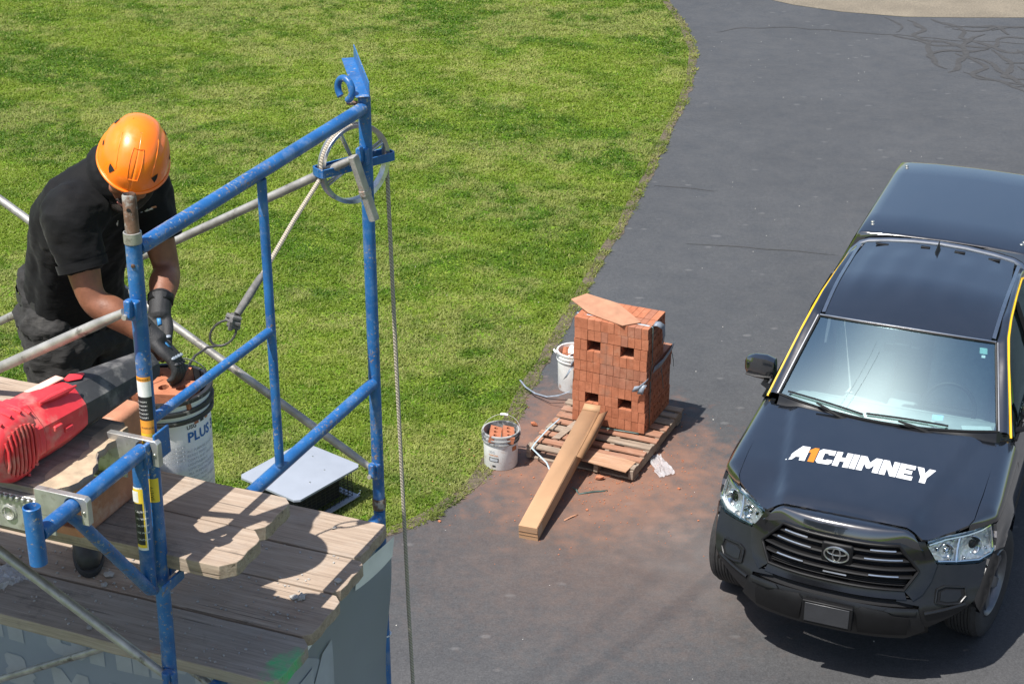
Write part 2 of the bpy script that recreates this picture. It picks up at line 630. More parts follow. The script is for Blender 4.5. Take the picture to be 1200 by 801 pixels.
# bare soil strip where the lawn meets the asphalt
def soil_strip():
    rnd = random.Random(77)
    P = []
    for a, b in zip(EDGE[:-1], EDGE[1:]):
        n = max(2, int(math.dist(a, b) / .07))
        P += [(a[0] + (b[0] - a[0]) * i / n, a[1] + (b[1] - a[1]) * i / n) for i in range(n)]
    vs, fs = [], []
    for i, p in enumerate(P):
        q, r_ = P[max(0, i - 1)], P[min(len(P) - 1, i + 1)]
        d = Vector((r_[0] - q[0], r_[1] - q[1], 0)).normalized()
        nrm = Vector((-d.y, d.x, 0))
        w = -.02 + .07 * abs(noise.noise(Vector((p[0] * 3, p[1] * 3, 0)))) + rnd.uniform(0, .022)
        c = Vector((p[0], p[1], .0035))
        vs += [c - nrm * .10, c + nrm * w]
        if i:
            k = 2 * i
            fs.append((k - 2, k - 1, k + 1, k))
    MB().add(vs, fs).build('soil_edge', simple('bare_edge_soil', (.075, .058, .040), .95, var=.4, scale=25, bmp=.5, col2=(.17, .14, .085), thr=(.5, .7), chip_scale=30, wpos=True), lawn, sharp=0)


soil_strip()

# grass blades
ex = np.array([p[0] for p in EDGE])
ey = np.array([p[1] for p in EDGE])


def lawn_side(x, y):
    """Distance from the driveway's edge, positive on the lawn."""
    best = np.full(x.shape, 1e9)
    sgn = np.ones(x.shape)
    for i in range(len(EDGE) - 1):
        ax, ay, bx, by = ex[i], ey[i], ex[i + 1], ey[i + 1]
        dx, dy = bx - ax, by - ay
        t = np.clip(((x - ax) * dx + (y - ay) * dy) / (dx * dx + dy * dy), 0, 1)
        d = np.hypot(x - ax - t * dx, y - ay - t * dy)
        s = np.where(dx * (y - ay) - dy * (x - ax) < 0, 1.0, -1.0)
        up = d < best
        best = np.where(up, d, best)
        sgn = np.where(up, s, sgn)
    return best * sgn


def vnoise(x, y, s, seed):
    """Smooth value noise in numpy."""
    r = np.random.default_rng(seed).random((64, 64))
    gx, gy = x * s + 1000.0, y * s + 1000.0
    ix, iy = np.floor(gx).astype(int), np.floor(gy).astype(int)
    fx, fy = gx - ix, gy - iy
    fx, fy = fx * fx * (3 - 2 * fx), fy * fy * (3 - 2 * fy)
    a = r[ix % 64, iy % 64]
    b = r[(ix + 1) % 64, iy % 64]
    c = r[ix % 64, (iy + 1) % 64]
    d = r[(ix + 1) % 64, (iy + 1) % 64]
    return (a * (1 - fx) + b * fx) * (1 - fy) + (c * (1 - fx) + d * fx) * fy


def make_grass():
    n = 900000
    # more blades near the camera
    y = 10.4 + (30.0 - 10.4) * RNG.random(n) ** 1.25
    half = 0.3 * (y * 0.906 + 2.9) + 0.9
    x = -half + RNG.random(n) * (half + 2.8)
    side = lawn_side(x, y)
    wob = 0.10 * (vnoise(x, y, 3.5, 1) - .5) + 0.05 * (vnoise(x, y, 12, 2) - .5)
    ok = (side + wob > -0.015)
    x, y, side = x[ok], y[ok], side[ok]
    n = len(x)
    xr, yr = x * .87 - y * .5, y * .87 + x * .5
    n1 = vnoise(xr * .35, yr, 1.3, 3) * .42 + vnoise(xr * .6, yr, 2.6, 4) * .33 + vnoise(x, y, 6.5, 5) * .25
    n2 = vnoise(x, y, .9, 6) * .4 + vnoise(x, y, 3.2, 7) * .35 + vnoise(x, y, 9.0, 8) * .25
    clump = vnoise(x, y, 7.0, 9)
    far = np.clip((y - 11) / 17, 0, 1)
    L = (.017 + .021 * RNG.random(n)) * (.55 + .9 * clump + 1.1 * np.clip(vnoise(x, y, 2.3, 12) - .72, 0, 1)) * (1 + .25 * np.exp(-np.abs(side) / .15))
    W = (.0036 + .0024 * RNG.random(n)) * (1 + .9 * far)
    az = RNG.random(n) * 2 * np.pi
    lean = .55 + .85 * RNG.random(n)
    dx, dy = np.cos(az), np.sin(az)
    px, py = -dy, dx
    z0 = -0.012
    mid = L * .55
    mx, my, mz = x + dx * mid * lean * .45, y + dy * mid * lean * .45, z0 + mid * .9
    tx, ty = x + dx * L * lean * .95, y + dy * L * lean * .95
    tz = z0 + L * (1.0 - .28 * lean)
    V = np.empty((n, 5, 3), np.float32)
    V[:, 0] = np.stack([x - px * W, y - py * W, np.full(n, z0)], 1)
    V[:, 1] = np.stack([x + px * W, y + py * W, np.full(n, z0)], 1)
    V[:, 2] = np.stack([mx + px * W * .85, my + py * W * .85, mz], 1)
    V[:, 3] = np.stack([mx - px * W * .85, my - py * W * .85, mz], 1)
    V[:, 4] = np.stack([tx, ty, tz], 1)
    me = bpy.data.meshes.new('grass')
    me.vertices.add(n * 5)
    me.vertices.foreach_set('co', V.ravel())
    base = (np.arange(n) * 5)[:, None]
    loops = np.concatenate([base + np.array([[0, 1, 2, 3]]), base + np.array([[3, 2, 4]])], 1).astype(np.int32)
    me.loops.add(n * 7)
    me.loops.foreach_set('vertex_index', loops.ravel())
    me.polygons.add(n * 2)
    st = (np.arange(n) * 7)[:, None] + np.array([[0, 4]])
    me.polygons.foreach_set('loop_start', st.ravel().astype(np.int32))
    me.polygons.foreach_set('use_smooth', np.ones(n * 2, bool))
    # colour: lush green, yellow-green, straw
    lush = np.array([.082, .168, .011])
    mids = np.array([.208, .288, .032])
    straw = np.array([.39, .39, .13])
    t = np.clip((n1 - .34) / .30, 0, 1)[:, None]
    col = lush * (1 - t) + mids * t
    dry = np.clip((n2 - .47) / .18, 0, 1)[:, None] * .58
    col = col * (1 - dry) + straw * dry
    one = (RNG.random(n) < .06 + .07 * far)[:, None]
    col = np.where(one, col * .4 + straw * .6, col)
    edge_dry = np.exp(-np.clip(side, 0, None) / .10)[:, None] * .35
    col = col * (1 - edge_dry) + np.array([.24, .20, .08]) * edge_dry
    col *= (.86 + .28 * RNG.random(n))[:, None]
    C = np.ones((n, 5, 4), np.float32)
    C[:, :, :3] = col[:, None, :]
    at = me.attributes.new('tint', 'FLOAT_COLOR', 'POINT')
    at.data.foreach_set('color', C.ravel())
    me.update()
    me.materials.append(mat_grass())
    o = put('grass', me)
    tag(o, 'short uneven green grass blades covering the lawn', 'grass', None, 'stuff')
    return o


make_grass()

# ================================================================== THE PICKUP TRUCK
def lerp(a, b, t):
    return a + (b - a) * t


def sstep(a, b, x):
    t = min(1.0, max(0.0, (x - a) / (b - a)))
    return t * t * (3 - 2 * t)


def interp(x, xs, ys):
    if x <= xs[0]:
        return ys[0]
    for i in range(1, len(xs)):
        if x <= xs[i]:
            return lerp(ys[i - 1], ys[i], (x - xs[i - 1]) / (xs[i] - xs[i - 1]))
    return ys[-1]


def cubic(x, xs, ys):
    """Smooth monotone-ish interpolation through the points."""
    if x <= xs[0]:
        return ys[0]
    if x >= xs[-1]:
        return ys[-1]
    for i in range(1, len(xs)):
        if x <= xs[i]:
            break
    h = xs[i] - xs[i - 1]
    t = (x - xs[i - 1]) / h
    def sl(k):
        if k == 0:
            return (ys[1] - ys[0]) / (xs[1] - xs[0])
        if k == len(xs) - 1:
            return (ys[-1] - ys[-2]) / (xs[-1] - xs[-2])
        return (ys[k + 1] - ys[k - 1]) / (xs[k + 1] - xs[k - 1])
    m0, m1 = sl(i - 1) * h, sl(i) * h
    t2, t3 = t * t, t * t * t
    return (2 * t3 - 3 * t2 + 1) * ys[i - 1] + (t3 - 2 * t2 + t) * m0 + (-2 * t3 + 3 * t2) * ys[i] + (t3 - t2) * m1


YZ = [.30, .42, .50, .60, .66, .70, .80, .92, 1.0, 1.05, 1.11]
YY = [.90, .96, .985, .985, .955, .935, .912, .885, .86, .83, .75]


def yf(x, z):
    return cubic(z, YZ, YY) - interp(z, [.70, .90], [.46, .70]) * abs(x) ** 2.5


def FR(off=0.0):
    return lambda x, z: (x, yf(x, z) + off, z)


def hz(x, y):
    t = min(1.2, max(0.0, (.75 - y) / 1.15))
    ax = abs(x)
    z = 1.10 + .108 * t ** .75 - .030 * (x / .75) ** 2
    w = .43 + .20 * t
    z += .024 * (1 - sstep(w - .045, w + .045, ax))
    z -= .055 * sstep(.38, .62, ax) * sstep(.25, .80, y)
    z -= .018 * sstep(.64, .77, y)
    return z


def xs_(y, z):
    x = cubic(z, [.40, .50, .65, .85, .95, 1.02, 1.10, 1.16], [.885, .912, .925, .935, .930, .915, .895, .875])
    if y > .05:
        x -= .05 * ((y - .05) / .5) ** 2
    for cy in (0.0, -3.236):
        d = math.hypot(y - cy, z - .385)
        x += .030 * math.exp(-((d - .47) / .06) ** 2)
    return x


def zr(x, y):
    s = min(1.1, max(0.0, (y + 1.7) / .75))
    z = 1.79 - .115 * s * s - .055 * (x / .62) ** 2
    g = sstep(-2.28, -2.0, y) * (1 - sstep(-1.55, -1.2, y))
    z += .0045 * g * (0.5 + 0.5 * math.cos(x * 2 * math.pi / .235)) * (1 - sstep(.45, .56, abs(x)))
    return z


def mat_paint():
    m, nt, b = nodes_of('black_car_paint')
    v = mapped(nt, 1.0)
    n = noise_tex(nt, v, 3.0, 5.0, .6)
    c = ramp(nt, n, [(0.3, (0.005, 0.006, 0.008)), (0.75, (0.011, 0.012, 0.015))]).outputs[0]
    nt.links.new(c, b.inputs['Base Color'])
    n2 = noise_tex(nt, v, 9.0, 6.0, .65)
    nt.links.new(ramp(nt, n2, [(0.3, (.10,) * 3), (0.8, (.24,) * 3)]).outputs[0], b.inputs['Roughness'])
    b.inputs['Specular IOR Level'].default_value = 0.9
    b.inputs['Coat Weight'].default_value = 1.0
    b.inputs['Coat Roughness'].default_value = 0.035
    b.inputs['Coat IOR'].default_value = 1.95
    bump(nt, b, noise_tex(nt, v, 2.2, 2.0, .4), .03, .02)
    return m


def mat_glass(name, tint, refl, rough=0.02):
    m, nt, b = nodes_of(name)
    nt.nodes.remove(b)
    tr = nt.nodes.new('ShaderNodeBsdfTransparent')
    tr.inputs[0].default_value = (*tint, 1)
    gl = nt.nodes.new('ShaderNodeBsdfGlossy')
    gl.inputs['Roughness'].default_value = rough
    gl.inputs['Color'].default_value = (.66, .93, 1.0, 1)
    lw = N(nt, 'ShaderNodeFresnel', IOR=1.5)
    mx = nt.nodes.new('ShaderNodeMixShader')
    nt.links.new(mathn(nt, 'ADD', mathn(nt, 'MULTIPLY', lw.outputs[0], .8), refl), mx.inputs[0])
    nt.links.new(tr.outputs[0], mx.inputs[1])
    nt.links.new(gl.outputs[0], mx.inputs[2])
    nt.links.new(mx.outputs[0], nt.nodes['Material Output'].inputs[0])
    return m


M_paint = mat_paint()
M_plast = simple('charcoal_bumper_plastic', (0.008, 0.0084, 0.0092), 0.30, var=.15, scale=20, bmp=.08, spec=.4)
M_gloss = simple('gloss_black_trim', (0.006, 0.006, 0.007), 0.16, var=.2, spec=.5)
M_dark = simple('matt_black_plastic', (0.006, 0.006, 0.0065), 0.5, var=.2, spec=.25)
M_void = simple('dark_recess', (0.006, 0.006, 0.007), 0.8, var=.1)
M_chrome = simple('bright_chrome', (0.75, 0.76, 0.78), 0.12, 1.0, var=.05)
M_satin = simple('satin_bright_trim', (0.55, 0.55, 0.54), 0.28, 1.0, var=.1)
M_tyre = simple('tyre_rubber', (0.022, 0.021, 0.021), 0.8, var=.25, scale=30, bmp=.2)
M_rim = simple('grey_wheel_paint', (0.16, 0.16, 0.165), 0.35, .6, var=.15)
M_yellow = simple('yellow_trim', (0.72, 0.42, 0.01), 0.4, var=.1)
M_glass = mat_glass('windshield_glass', (.72, .92, .90), .35)
M_sglass = mat_glass('dark_side_glass', (.10, .13, .12), .10)
M_lens = mat_glass('headlight_lens', (.97, .97, .97), .01)
M_white = simple('white_vinyl', (0.70, 0.71, 0.71), 0.35, var=.04)
M_orange = simple('orange_vinyl', (0.50, 0.17, 0.012), 0.35, var=.05)
M_seat = simple('grey_seat_fabric', (0.30, 0.30, 0.29), 0.85, var=.2, bmp=.2)
M_dash = simple('grey_dashboard', (0.34, 0.345, 0.34), 0.7, var=.15, bmp=.1)
M_bolt = simple('bolt_zinc', (0.62, 0.60, 0.52), 0.35, 1.0, var=.2)

truck = empty('pickup_truck', (2.400, 10.278, 0), R(180 - 22.263))
tag(truck, 'black pickup truck with matching topper and white lettering on its hood, parked on the driveway', 'pickup truck')
UP, FW = (0, 0, 1), (0, 1, 0)

# --- hood
hood_poly = []
for i in range(13):
    x = -.45 + .9 * i / 12
    hood_poly.append((x, .742 + .010 * (1 - (x / .45) ** 2)))
half = [(.50, .755), (.535, .735), (.60, .672), (.68, .598), (.745, .525), (.768, .46), (.778, .20), (.783, -.15), (.785, -.46)]
rear = [(.70 - 1.4 * i / 14, -.335 - .125 * ((.70 - 1.4 * i / 14) / .75) ** 2) for i in range(15)]
hood_poly = hood_poly + half + rear + [(-x, y) for x, y in half[::-1]]
hood = surf_patch('hood', hood_poly, lambda x, y: (x, y, hz(x, y)), M_paint, truck, .035, .02, UP)

# lettering on the hood
def letters(s, h, place, mat_fn, step, parent, hint, gap=1.0):
    x = 0.0
    outs = []
    for k, ch in enumerate(s):
        polys, adv = GL[ch]
        for pl in polys:
            outs.append((ch, x, pl))
        x += adv * gap
    for ch, x0, pl in outs:
        surf_patch('letter', [((x0 + p[0]) * h, p[1] * h) for p in pl], place, mat_fn(ch), parent, step, 0.0, hint)
    return x * h


LW = 0.98 / 8.26
letters('A1CHIMNEY', .135, lambda u, v: (.512 - u * .92, .272 - v * 1.30, hz(.512 - u * .92, .272 - v * 1.30) + .0015),
        lambda ch: M_orange if ch == '1' else M_white, .05, hood, UP, 1.03)

# nose panel between the hood line and the grille
def nose(u, v):
    x = lerp(-.515, .515, u)
    ax = abs(x)
    ya = .752 - .008 * (ax / .45) ** 2 + .05 * sstep(.44, .515, ax)
    za = hz(x, .742) - .012 - .05 * sstep(.44, .515, ax)
    zb = 1.015 - .05 * sstep(.36, .515, ax)
    yb = yf(x, zb) + .012
    y = lerp(ya, yb, v ** .45)
    z = lerp(za, zb, v ** 2.3)
    return (x, y, z)


MB().grid(nose, 60, 28).build('nose_panel', M_paint, truck, sharp=0)

# grille surround, opening and bars
hexo = [(.395, 1.02), (.545, .835), (.47, .70)]
hexi = [(.372, 1.000), (.505, .842), (.436, .728)]


def ring_pts(h):
    return [(-x, z) for x, z in h][::-1] + [(x, z) for x, z in h]


def poly_dense(pts, n=6, closed=True):
    out = []
    k = len(pts)
    for i in range(k if closed else k - 1):
        a, b = pts[i], pts[(i + 1) % k]
        for j in range(n):
            out.append((lerp(a[0], b[0], j / n), lerp(a[1], b[1], j / n)))
    if not closed:
        out.append(pts[-1])
    return out


# gloss black surround that reaches to the headlights
for s in (1, -1):
    surf_patch('grille_surround', [(s * x, z) for x, z in [(.375, 1.035), (.515, 1.015), (.56, .93), (.605, .86), (.585, .77), (.548, .70), (.50, .665), (.434, .726), (.507, .842), (.374, 1.002)]],
               FR(.012), M_gloss, truck, .04, .05, FW)
surf_patch('grille_surround', [(-.376, 1.0), (-.376, 1.03), (.376, 1.03), (.376, 1.0)], FR(.014), M_gloss, truck, .05, .05, FW)
surf_patch('grille_surround', [(-.46, .672), (-.436, .730), (.436, .730), (.46, .672)], FR(.014), M_gloss, truck, .05, .05, FW)
gr = surf_patch('grille', [(-.40, 1.01), (.40, 1.01), (.53, .842), (.45, .715), (-.45, .715), (-.53, .842)], FR(-.055), M_void, truck, .05, 0, FW)
ri = poly_dense(ring_pts(hexi), 8)
MB().tube([Vector(FR(.018)(x, z)) for x, z in ri], .010, 8, closed=True).build('grille_frame', M_dark, gr)
for zc, w, rr in ((.945, .415, .020), (.892, .465, .024), (.838, .495, .022), (.790, .47, .020)):
    mb = MB()
    mb.tube([Vector(FR(-.012)(lerp(-w, w, i / 20), zc + .004)) for i in range(21)], rr, 8, flat=.55)
    mb.build('grille_bar', M_dark, gr)
for xa, xb, zc in ((.20, .355, .962), (-.355, -.20, .962), (.17, .40, .905), (-.40, -.17, .905), (.21, .39, .803), (-.39, -.21, .803), (-.075, .075, .775)):
    MB().tube([Vector(FR(.006)(lerp(xa, xb, i / 6), zc)) for i in range(7)], .008, 6).build('grille_bright_strip', M_satin, gr)
# mesh slats low in the grille
for k in range(5):
    zc = .735 + .012 * k
    MB().tube([Vector(FR(-.03)(lerp(-.43, .43, i / 16), zc)) for i in range(17)], .003, 5).build('grille_slat', M_dark, gr)
# emblem: three ovals
em = MB()
em.box((0, yf(0, .90) + .005, .905), (.20, .03, .15))
em.build('emblem_plate', M_dark, gr, bevel=.02)


def oval(cx, cz, a, b, n=40, off=.026):
    return [(cx + a * math.cos(2 * math.pi * i / n), yf(0, .9) + off, cz + b * math.sin(2 * math.pi * i / n)) for i in range(n)]


eb = MB()
eb.tube(oval(0, .905, .078, .053), .0062, 8, closed=True)
eb.tube(oval(0, .905, .024, .050), .0052, 8, closed=True)
eb.tube(oval(0, .925, .062, .024), .0052, 8, closed=True)
eb.build('emblem', M_satin, gr)

# bumper cover, lower intake strip, skid bar, plate block
for s in (1, -1):
    bp = [(.505, .665), (.548, .70), (.585, .77), (.607, .862), (.66, .848), (.745, .832), (.835, .815), (.896, .825), (.887, .80), (.868, .70), (.848, .625), (.79, .575), (.60, .47), (.56, .50), (.54, .63), (.40, .655), (.40, .668), (.46, .668)]
    surf_patch('bumper_cover', [(s * x, z) for x, z in bp], FR(0), M_plast, truck, .04, .03, FW)
    # lamp pocket
    fp = [(.628, .722), (.668, .736), (.785, .716), (.800, .665), (.772, .628), (.690, .632), (.632, .648)]
    fl = surf_patch('fog_lamp_pocket', [(s * x, z) for x, z in fp], FR(.006), M_dark, truck, .04, .012, FW)
    cx, cz = s * .712, .68
    surf_patch('pocket_cover', [(s * (.712 + (x - .712) * .70), .68 + (z - .68) * .68) for x, z in fp], FR(.011), M_plast, fl, .05, .01, FW)
    rim_ = poly_dense([(s * x, z) for x, z in fp], 4)
    MB().tube([Vector(FR(.010)(x, z)) for x, z in rim_], .007, 6, closed=True).build('pocket_frame', M_plast, fl)
    MB().tube([Vector(FR(.006)(s * lerp(.575, .80, i / 10), lerp(.585, .622, i / 10))) for i in range(11)], .012, 6).build('bumper_crease', M_plast, truck)
    # bumper side return to the wheel arch
    arch = [(.465 * math.cos(R(a)), .385 + .465 * math.sin(R(a))) for a in (3, 12, 22, 32, 42, 52)]
    sp = [(.655, .625), (.59, .70), (.50, .795), (.468, .825), (.40, .835)] + [(y, z) for y, z in arch[::-1] if z < .80]
    surf_patch('bumper_side', sp, lambda y, z, s=s: (s * (xs_(y, z) - .004), y, z), M_plast, truck, .05, .03, (s, 0, 0))
surf_patch('lower_intake', [(-.50, .61), (-.50, .665), (.50, .665), (.50, .61)], FR(-.03), M_void, truck, .06, 0, FW)
for k in range(2):
    MB().tube([Vector(FR(-.012)(lerp(-.47, .47, i / 14), .655 + .022 * k)) for i in range(15)], .008, 6, flat=.6).build('intake_slat', M_dark, truck)
sk = [(-.595, .470), (-.54, .628), (-.15, .640), (.15, .640), (.54, .628), (.595, .470), (.48, .395), (-.48, .395)]
skid = surf_patch('skid_bar', sk, FR(.035), M_plast, truck, .05, .06, FW)
for s in (1, -1):
    surf_patch('skid_pad', [(s * x, z) for x, z in [(.17, .60), (.20, .625), (.36, .612), (.40, .585), (.50, .575), (.49, .44), (.19, .43)]], FR(.047), M_dark, skid, .06, .015, FW)
    surf_patch('skid_edge', [(s * x, z) for x, z in [(.34, .617), (.42, .600), (.53, .598), (.535, .625), (.36, .636)]], FR(.046), M_plast, skid, .06, .012, FW)
pl = MB().box((0, yf(0, .545) + .065, .545), (.325, .035, .165)).build('plate_block', M_dark, skid, bevel=.006)
MB().box((0, yf(0, .545) + .0855, .548), (.285, .006, .135)).build('plate_panel', simple('blank_plate_holder', (.03, .031, .034), .35, var=.1), skid, bevel=.003)
surf_patch('front_valance', [(-.60, .38), (-.60, .47), (-.48, .40), (.48, .40), (.60, .47), (.60, .38), (.5, .34), (-.5, .34)], FR(-.05), M_dark, truck, .06, .05, FW)

# headlights
M_refl, _nt, _b = nodes_of('headlight_reflector')
_v = mapped(_nt, 1.0)
_vo = N(_nt, 'ShaderNodeTexVoronoi', Scale=38.0)
_nt.links.new(_v, _vo.inputs['Vector'])
_b.inputs['Base Color'].default_value = (.78, .775, .76, 1)
_b.inputs['Metallic'].default_value = .5
_b.inputs['Roughness'].default_value = .28
bump(_nt, _b, _vo.outputs['Distance'], .5, .010)
HLP = [(.866, 1.035), (.880, .98), (.908, .865), (.895, .835), (.840, .820), (.745, .838), (.705, .846), (.618, .864), (.585, .876), (.530, .968), (.526, 1.0), (.622, 1.018), (.748, 1.012), (.817, 1.018), (.845, 1.040)]
for s in (1, -1):
    hp = [(s * x, z) for x, z in HLP]
    hl = surf_patch('headlight', hp, FR(-.028), M_refl, truck, .03, 0, FW)
    hl['label'] = 'clear wedge-shaped chrome headlight'
    # light-pipe strip along the upper edge and round bowls
    MB().tube([Vector(FR(-.010)(s * x, z)) for x, z in [(.535, .985), (.62, 1.003), (.745, .998), (.82, 1.002), (.858, 1.015), (.872, .97), (.893, .87)]], .011, 8).build('light_pipe', M_chrome, hl)
    for bx, bz, br in ((.635, .928, .050), (.775, .925, .062)):
        p = Vector(FR(-.024)(s * bx, bz))
        mm = Matrix.Translation(p) @ Vector((s * .35, 1, .12)).to_track_quat('Z', 'Y').to_matrix().to_4x4()
        MB().lathe([(br, .014), (br * .96, .016), (br * .7, -.004), (br * .5, -.008)], 24, mm).build('reflector_bowl', M_chrome, hl)
        MB().lathe([(br * .5, -.004), (br * .48, .004), (br * .3, .016), (.001, .020)], 20, mm).build('projector', M_dark if bx > .7 else M_chrome, hl)
    MB().tube([Vector(FR(-.012)(s * x, z)) for x, z in [(.705, .850), (.70, .93), (.705, 1.0)]], .009, 6).build('divider', M_chrome, hl)
    MB().tube([Vector(FR(-.010)(s * x, z)) for x, z in [(.60, .875), (.705, .855), (.83, .832), (.89, .846)]], .008, 6).build('lower_strip', M_chrome, hl)
    for (ax_, az_) in ((.66, .99), (.58, .95), (.84, .95), (.85, .88), (.66, .875), (.74, .862)):
        p = Vector(FR(-.020)(s * ax_, az_))
        MB().box(p, (.030, .016, .022), Matrix.Rotation(s * .6, 3, 'Z')).build('reflector_facet', M_chrome, hl, bevel=.003)
    le = surf_patch('lens', hp, FR(.006), M_lens, hl, .03, .02, FW)

# fenders, doors, bed sides
def arch_pts(cy, r, a0, a1, n=12):
    return [(cy + r * math.cos(R(lerp(a0, a1, i / n))), .385 + r * math.sin(R(lerp(a0, a1, i / n)))) for i in range(n + 1)]


def side_fn(s, off=0.0):
    return lambda y, z: (s * (xs_(y, z) + off), y, z)


for s in (1, -1):
    H_ = (s, 0, 0)
    fen = [(.385, .845), (.362, .93), (.345, 1.02), (-.535, 1.02), (-.535, .46)] + arch_pts(0, .465, 170, 62)
    surf_patch('front_fender', fen, side_fn(s), M_paint, truck, .045, .03, H_)

    def shoulder(u, v, s=s):
        y = lerp(.515, -.535, u)
        xo, zo = min(xs_(y, 1.02), (max(.05, cubic(1.02, YZ, YY) - y) / .70) ** .4 + .004), 1.025
        xi = min(.788, interp(-y, [-.525, -.46, -.20], [.748, .772, .782]))
        zi = hz(xi, y) - .004
        a = v * math.pi / 2
        x = xi + (xo - xi) * math.cos(a) ** .9
        z = zo + (zi - zo) * math.sin(a) ** .9
        return (s * x, y, z)
    MB().grid(shoulder, 40, 8).build('fender_top', M_paint, truck, sharp=0)
    d1 = [(-.545, .46), (-.545, 1.155), (-1.60, 1.165), (-1.60, .46)]
    dr = surf_patch('front_door', d1, side_fn(s), M_paint, truck, .08, .03, H_)
    d2 = [(-1.612, .46), (-1.612, 1.165), (-2.36, 1.165), (-2.36, .95)] + [(-2.55, .80), (-2.50, .46)]
    d2 = [(-1.612, .46), (-1.612, 1.165), (-2.36, 1.165), (-2.36, .46)]
    dr2 = surf_patch('rear_door', d2, side_fn(s), M_paint, truck, .08, .03, H_)
    for d_, yy in ((dr, -1.48), (dr2, -2.24)):
        MB().tube([(s * (xs_(yy, 1.02) + .004), yy - .09, 1.02), (s * (xs_(yy, 1.02) + .038), yy - .07, 1.02), (s * (xs_(yy, 1.02) + .038), yy + .07, 1.02), (s * (xs_(yy, 1.02) + .004), yy + .09, 1.02)], .013, 8).build('handle', M_dark, d_)
    bed = [(-2.40, .50), (-2.40, 1.22), (-4.42, 1.22), (-4.42, .55)] + [(y, z) for y, z in arch_pts(-3.236, .465, 168, 12)]
    bed = [(-2.40, .50), (-2.40, 1.22), (-4.42, 1.22), (-4.42, .52)] + arch_pts(-3.236, .465, 165, 15)
    surf_patch('bed_side', bed, side_fn(s), M_paint, truck, .08, .03, H_)
    MB().box((s * .87, -1.5, .40), (.08, 2.0, .10)).build('rocker_panel', M_dark, truck, bevel=.02)
    # inner wheel well
    for cy in (0, -3.236):
        MB().grid(lambda u, v, s=s, cy=cy: (s * lerp(.42, .885, v), cy + .478 * math.cos(R(lerp(8, 172, u))), .385 + .478 * math.sin(R(lerp(8, 172, u)))), 24, 2).build('wheel_well', M_void, truck, sharp=0)

# black core that closes the body from inside
MB().box((0, -.05, .66), (1.24, 1.35, .55)).build('engine_bay', M_void, truck)
MB().box((0, -1.5, .62), (1.66, 1.75, .40)).build('floor_pan', M_void, truck)
MB().box((0, -3.42, .85), (1.62, 1.96, .60)).build('cargo_box', M_void, truck)
MB().box((0, -4.44, .87), (1.70, .05, .66)).build('tailgate', M_paint, truck, bevel=.015)
MB().box((0, -4.55, .58), (1.80, .18, .20)).build('rear_bumper', M_plast, truck, bevel=.03)

# cowl, windshield, pillars
def ws_base(u):
    return Vector((.754 * u, -.400 - .112 * u * u, 1.208 + .027 * u * u))


def ws_top(u):
    return Vector((.622 * u, -.968 - .092 * abs(u) ** 2.2, 1.676 - .040 * u * u))


def wsf(u, v):
    u = 2 * u - 1
    p = ws_base(u).lerp(ws_top(u), v)
    nrm = Vector((0, .62, .78))
    return tuple(p + nrm * (.012 * math.sin(math.pi * v) * (1 - .55 * u * u)))


def cowl(u, v):
    x = lerp(-.765, .765, u)
    a = Vector((x, -.325 - .125 * (x / .75) ** 2, hz(x, -.36) - .020))
    b = ws_base(x / .765) + Vector((0, .006, -.004))
    return tuple(a.lerp(b, v) - Vector((0, 0, .012 * math.sin(math.pi * v))))


MB().grid(cowl, 24, 4).build('cowl', M_plast, truck, sharp=0)
ws = MB().grid(wsf, 24, 14).build('windshield', M_glass, truck, sharp=0)
# black border printed on the glass
edge_pts = [wsf(i / 20, 0) for i in range(21)] + [wsf(1, j / 12) for j in range(1, 13)] + [wsf(1 - i / 20, 1) for i in range(1, 21)] + [wsf(0, 1 - j / 12) for j in range(1, 12)]
MB().tube([Vector(p) + Vector((0, .004, .004)) for p in edge_pts], .009, 6, closed=True).build('window_seal', M_dark, ws)
for s in (1, -1):
    MB().tube([Vector(wsf(.5 + s * .5, j / 12)) + Vector((s * .012, .006, .008)) for j in range(13)], .0065, 6).build('bright_edge', M_satin, ws)
MB().tube([Vector(wsf(i / 20, 1)) + Vector((0, -.004, .010)) for i in range(21)], .006, 6).build('bright_edge', M_satin, ws)


def frame_line(t):
    """Outer upper edge of the door frames: up the pillar, back along the roof."""
    pts = [Vector((.842, -.545, 1.185)), Vector((.795, -.72, 1.335)), Vector((.728, -.96, 1.545)), Vector((.690, -1.14, 1.655)), Vector((.672, -1.35, 1.705)), Vector((.655, -1.75, 1.722)), Vector((.645, -2.10, 1.715)), Vector((.665, -2.30, 1.66))]
    k = min(len(pts) - 2, int(t * (len(pts) - 1)))
    return pts[k].lerp(pts[k + 1], t * (len(pts) - 1) - k)


def roof_edge(t):
    pts = [ws_base(1.0) + Vector((.012, 0, 0)), ws_base(1).lerp(ws_top(1), .33) + Vector((.012, 0, .005)), ws_base(1).lerp(ws_top(1), .8) + Vector((.012, 0, .005)),
           ws_top(1) + Vector((.006, -.02, .008)), Vector((.618, -1.35, zr(.60, -1.35) - .002)), Vector((.612, -1.75, zr(.6, -1.75) - .002)), Vector((.600, -2.10, zr(.59, -2.10) - .004)), Vector((.585, -2.33, zr(.58, -2.33) - .02))]
    k = min(len(pts) - 2, int(t * (len(pts) - 1)))
    return pts[k].lerp(pts[k + 1], t * (len(pts) - 1) - k)


def sx(p, s):
    return Vector((p.x * s, p.y, p.z))


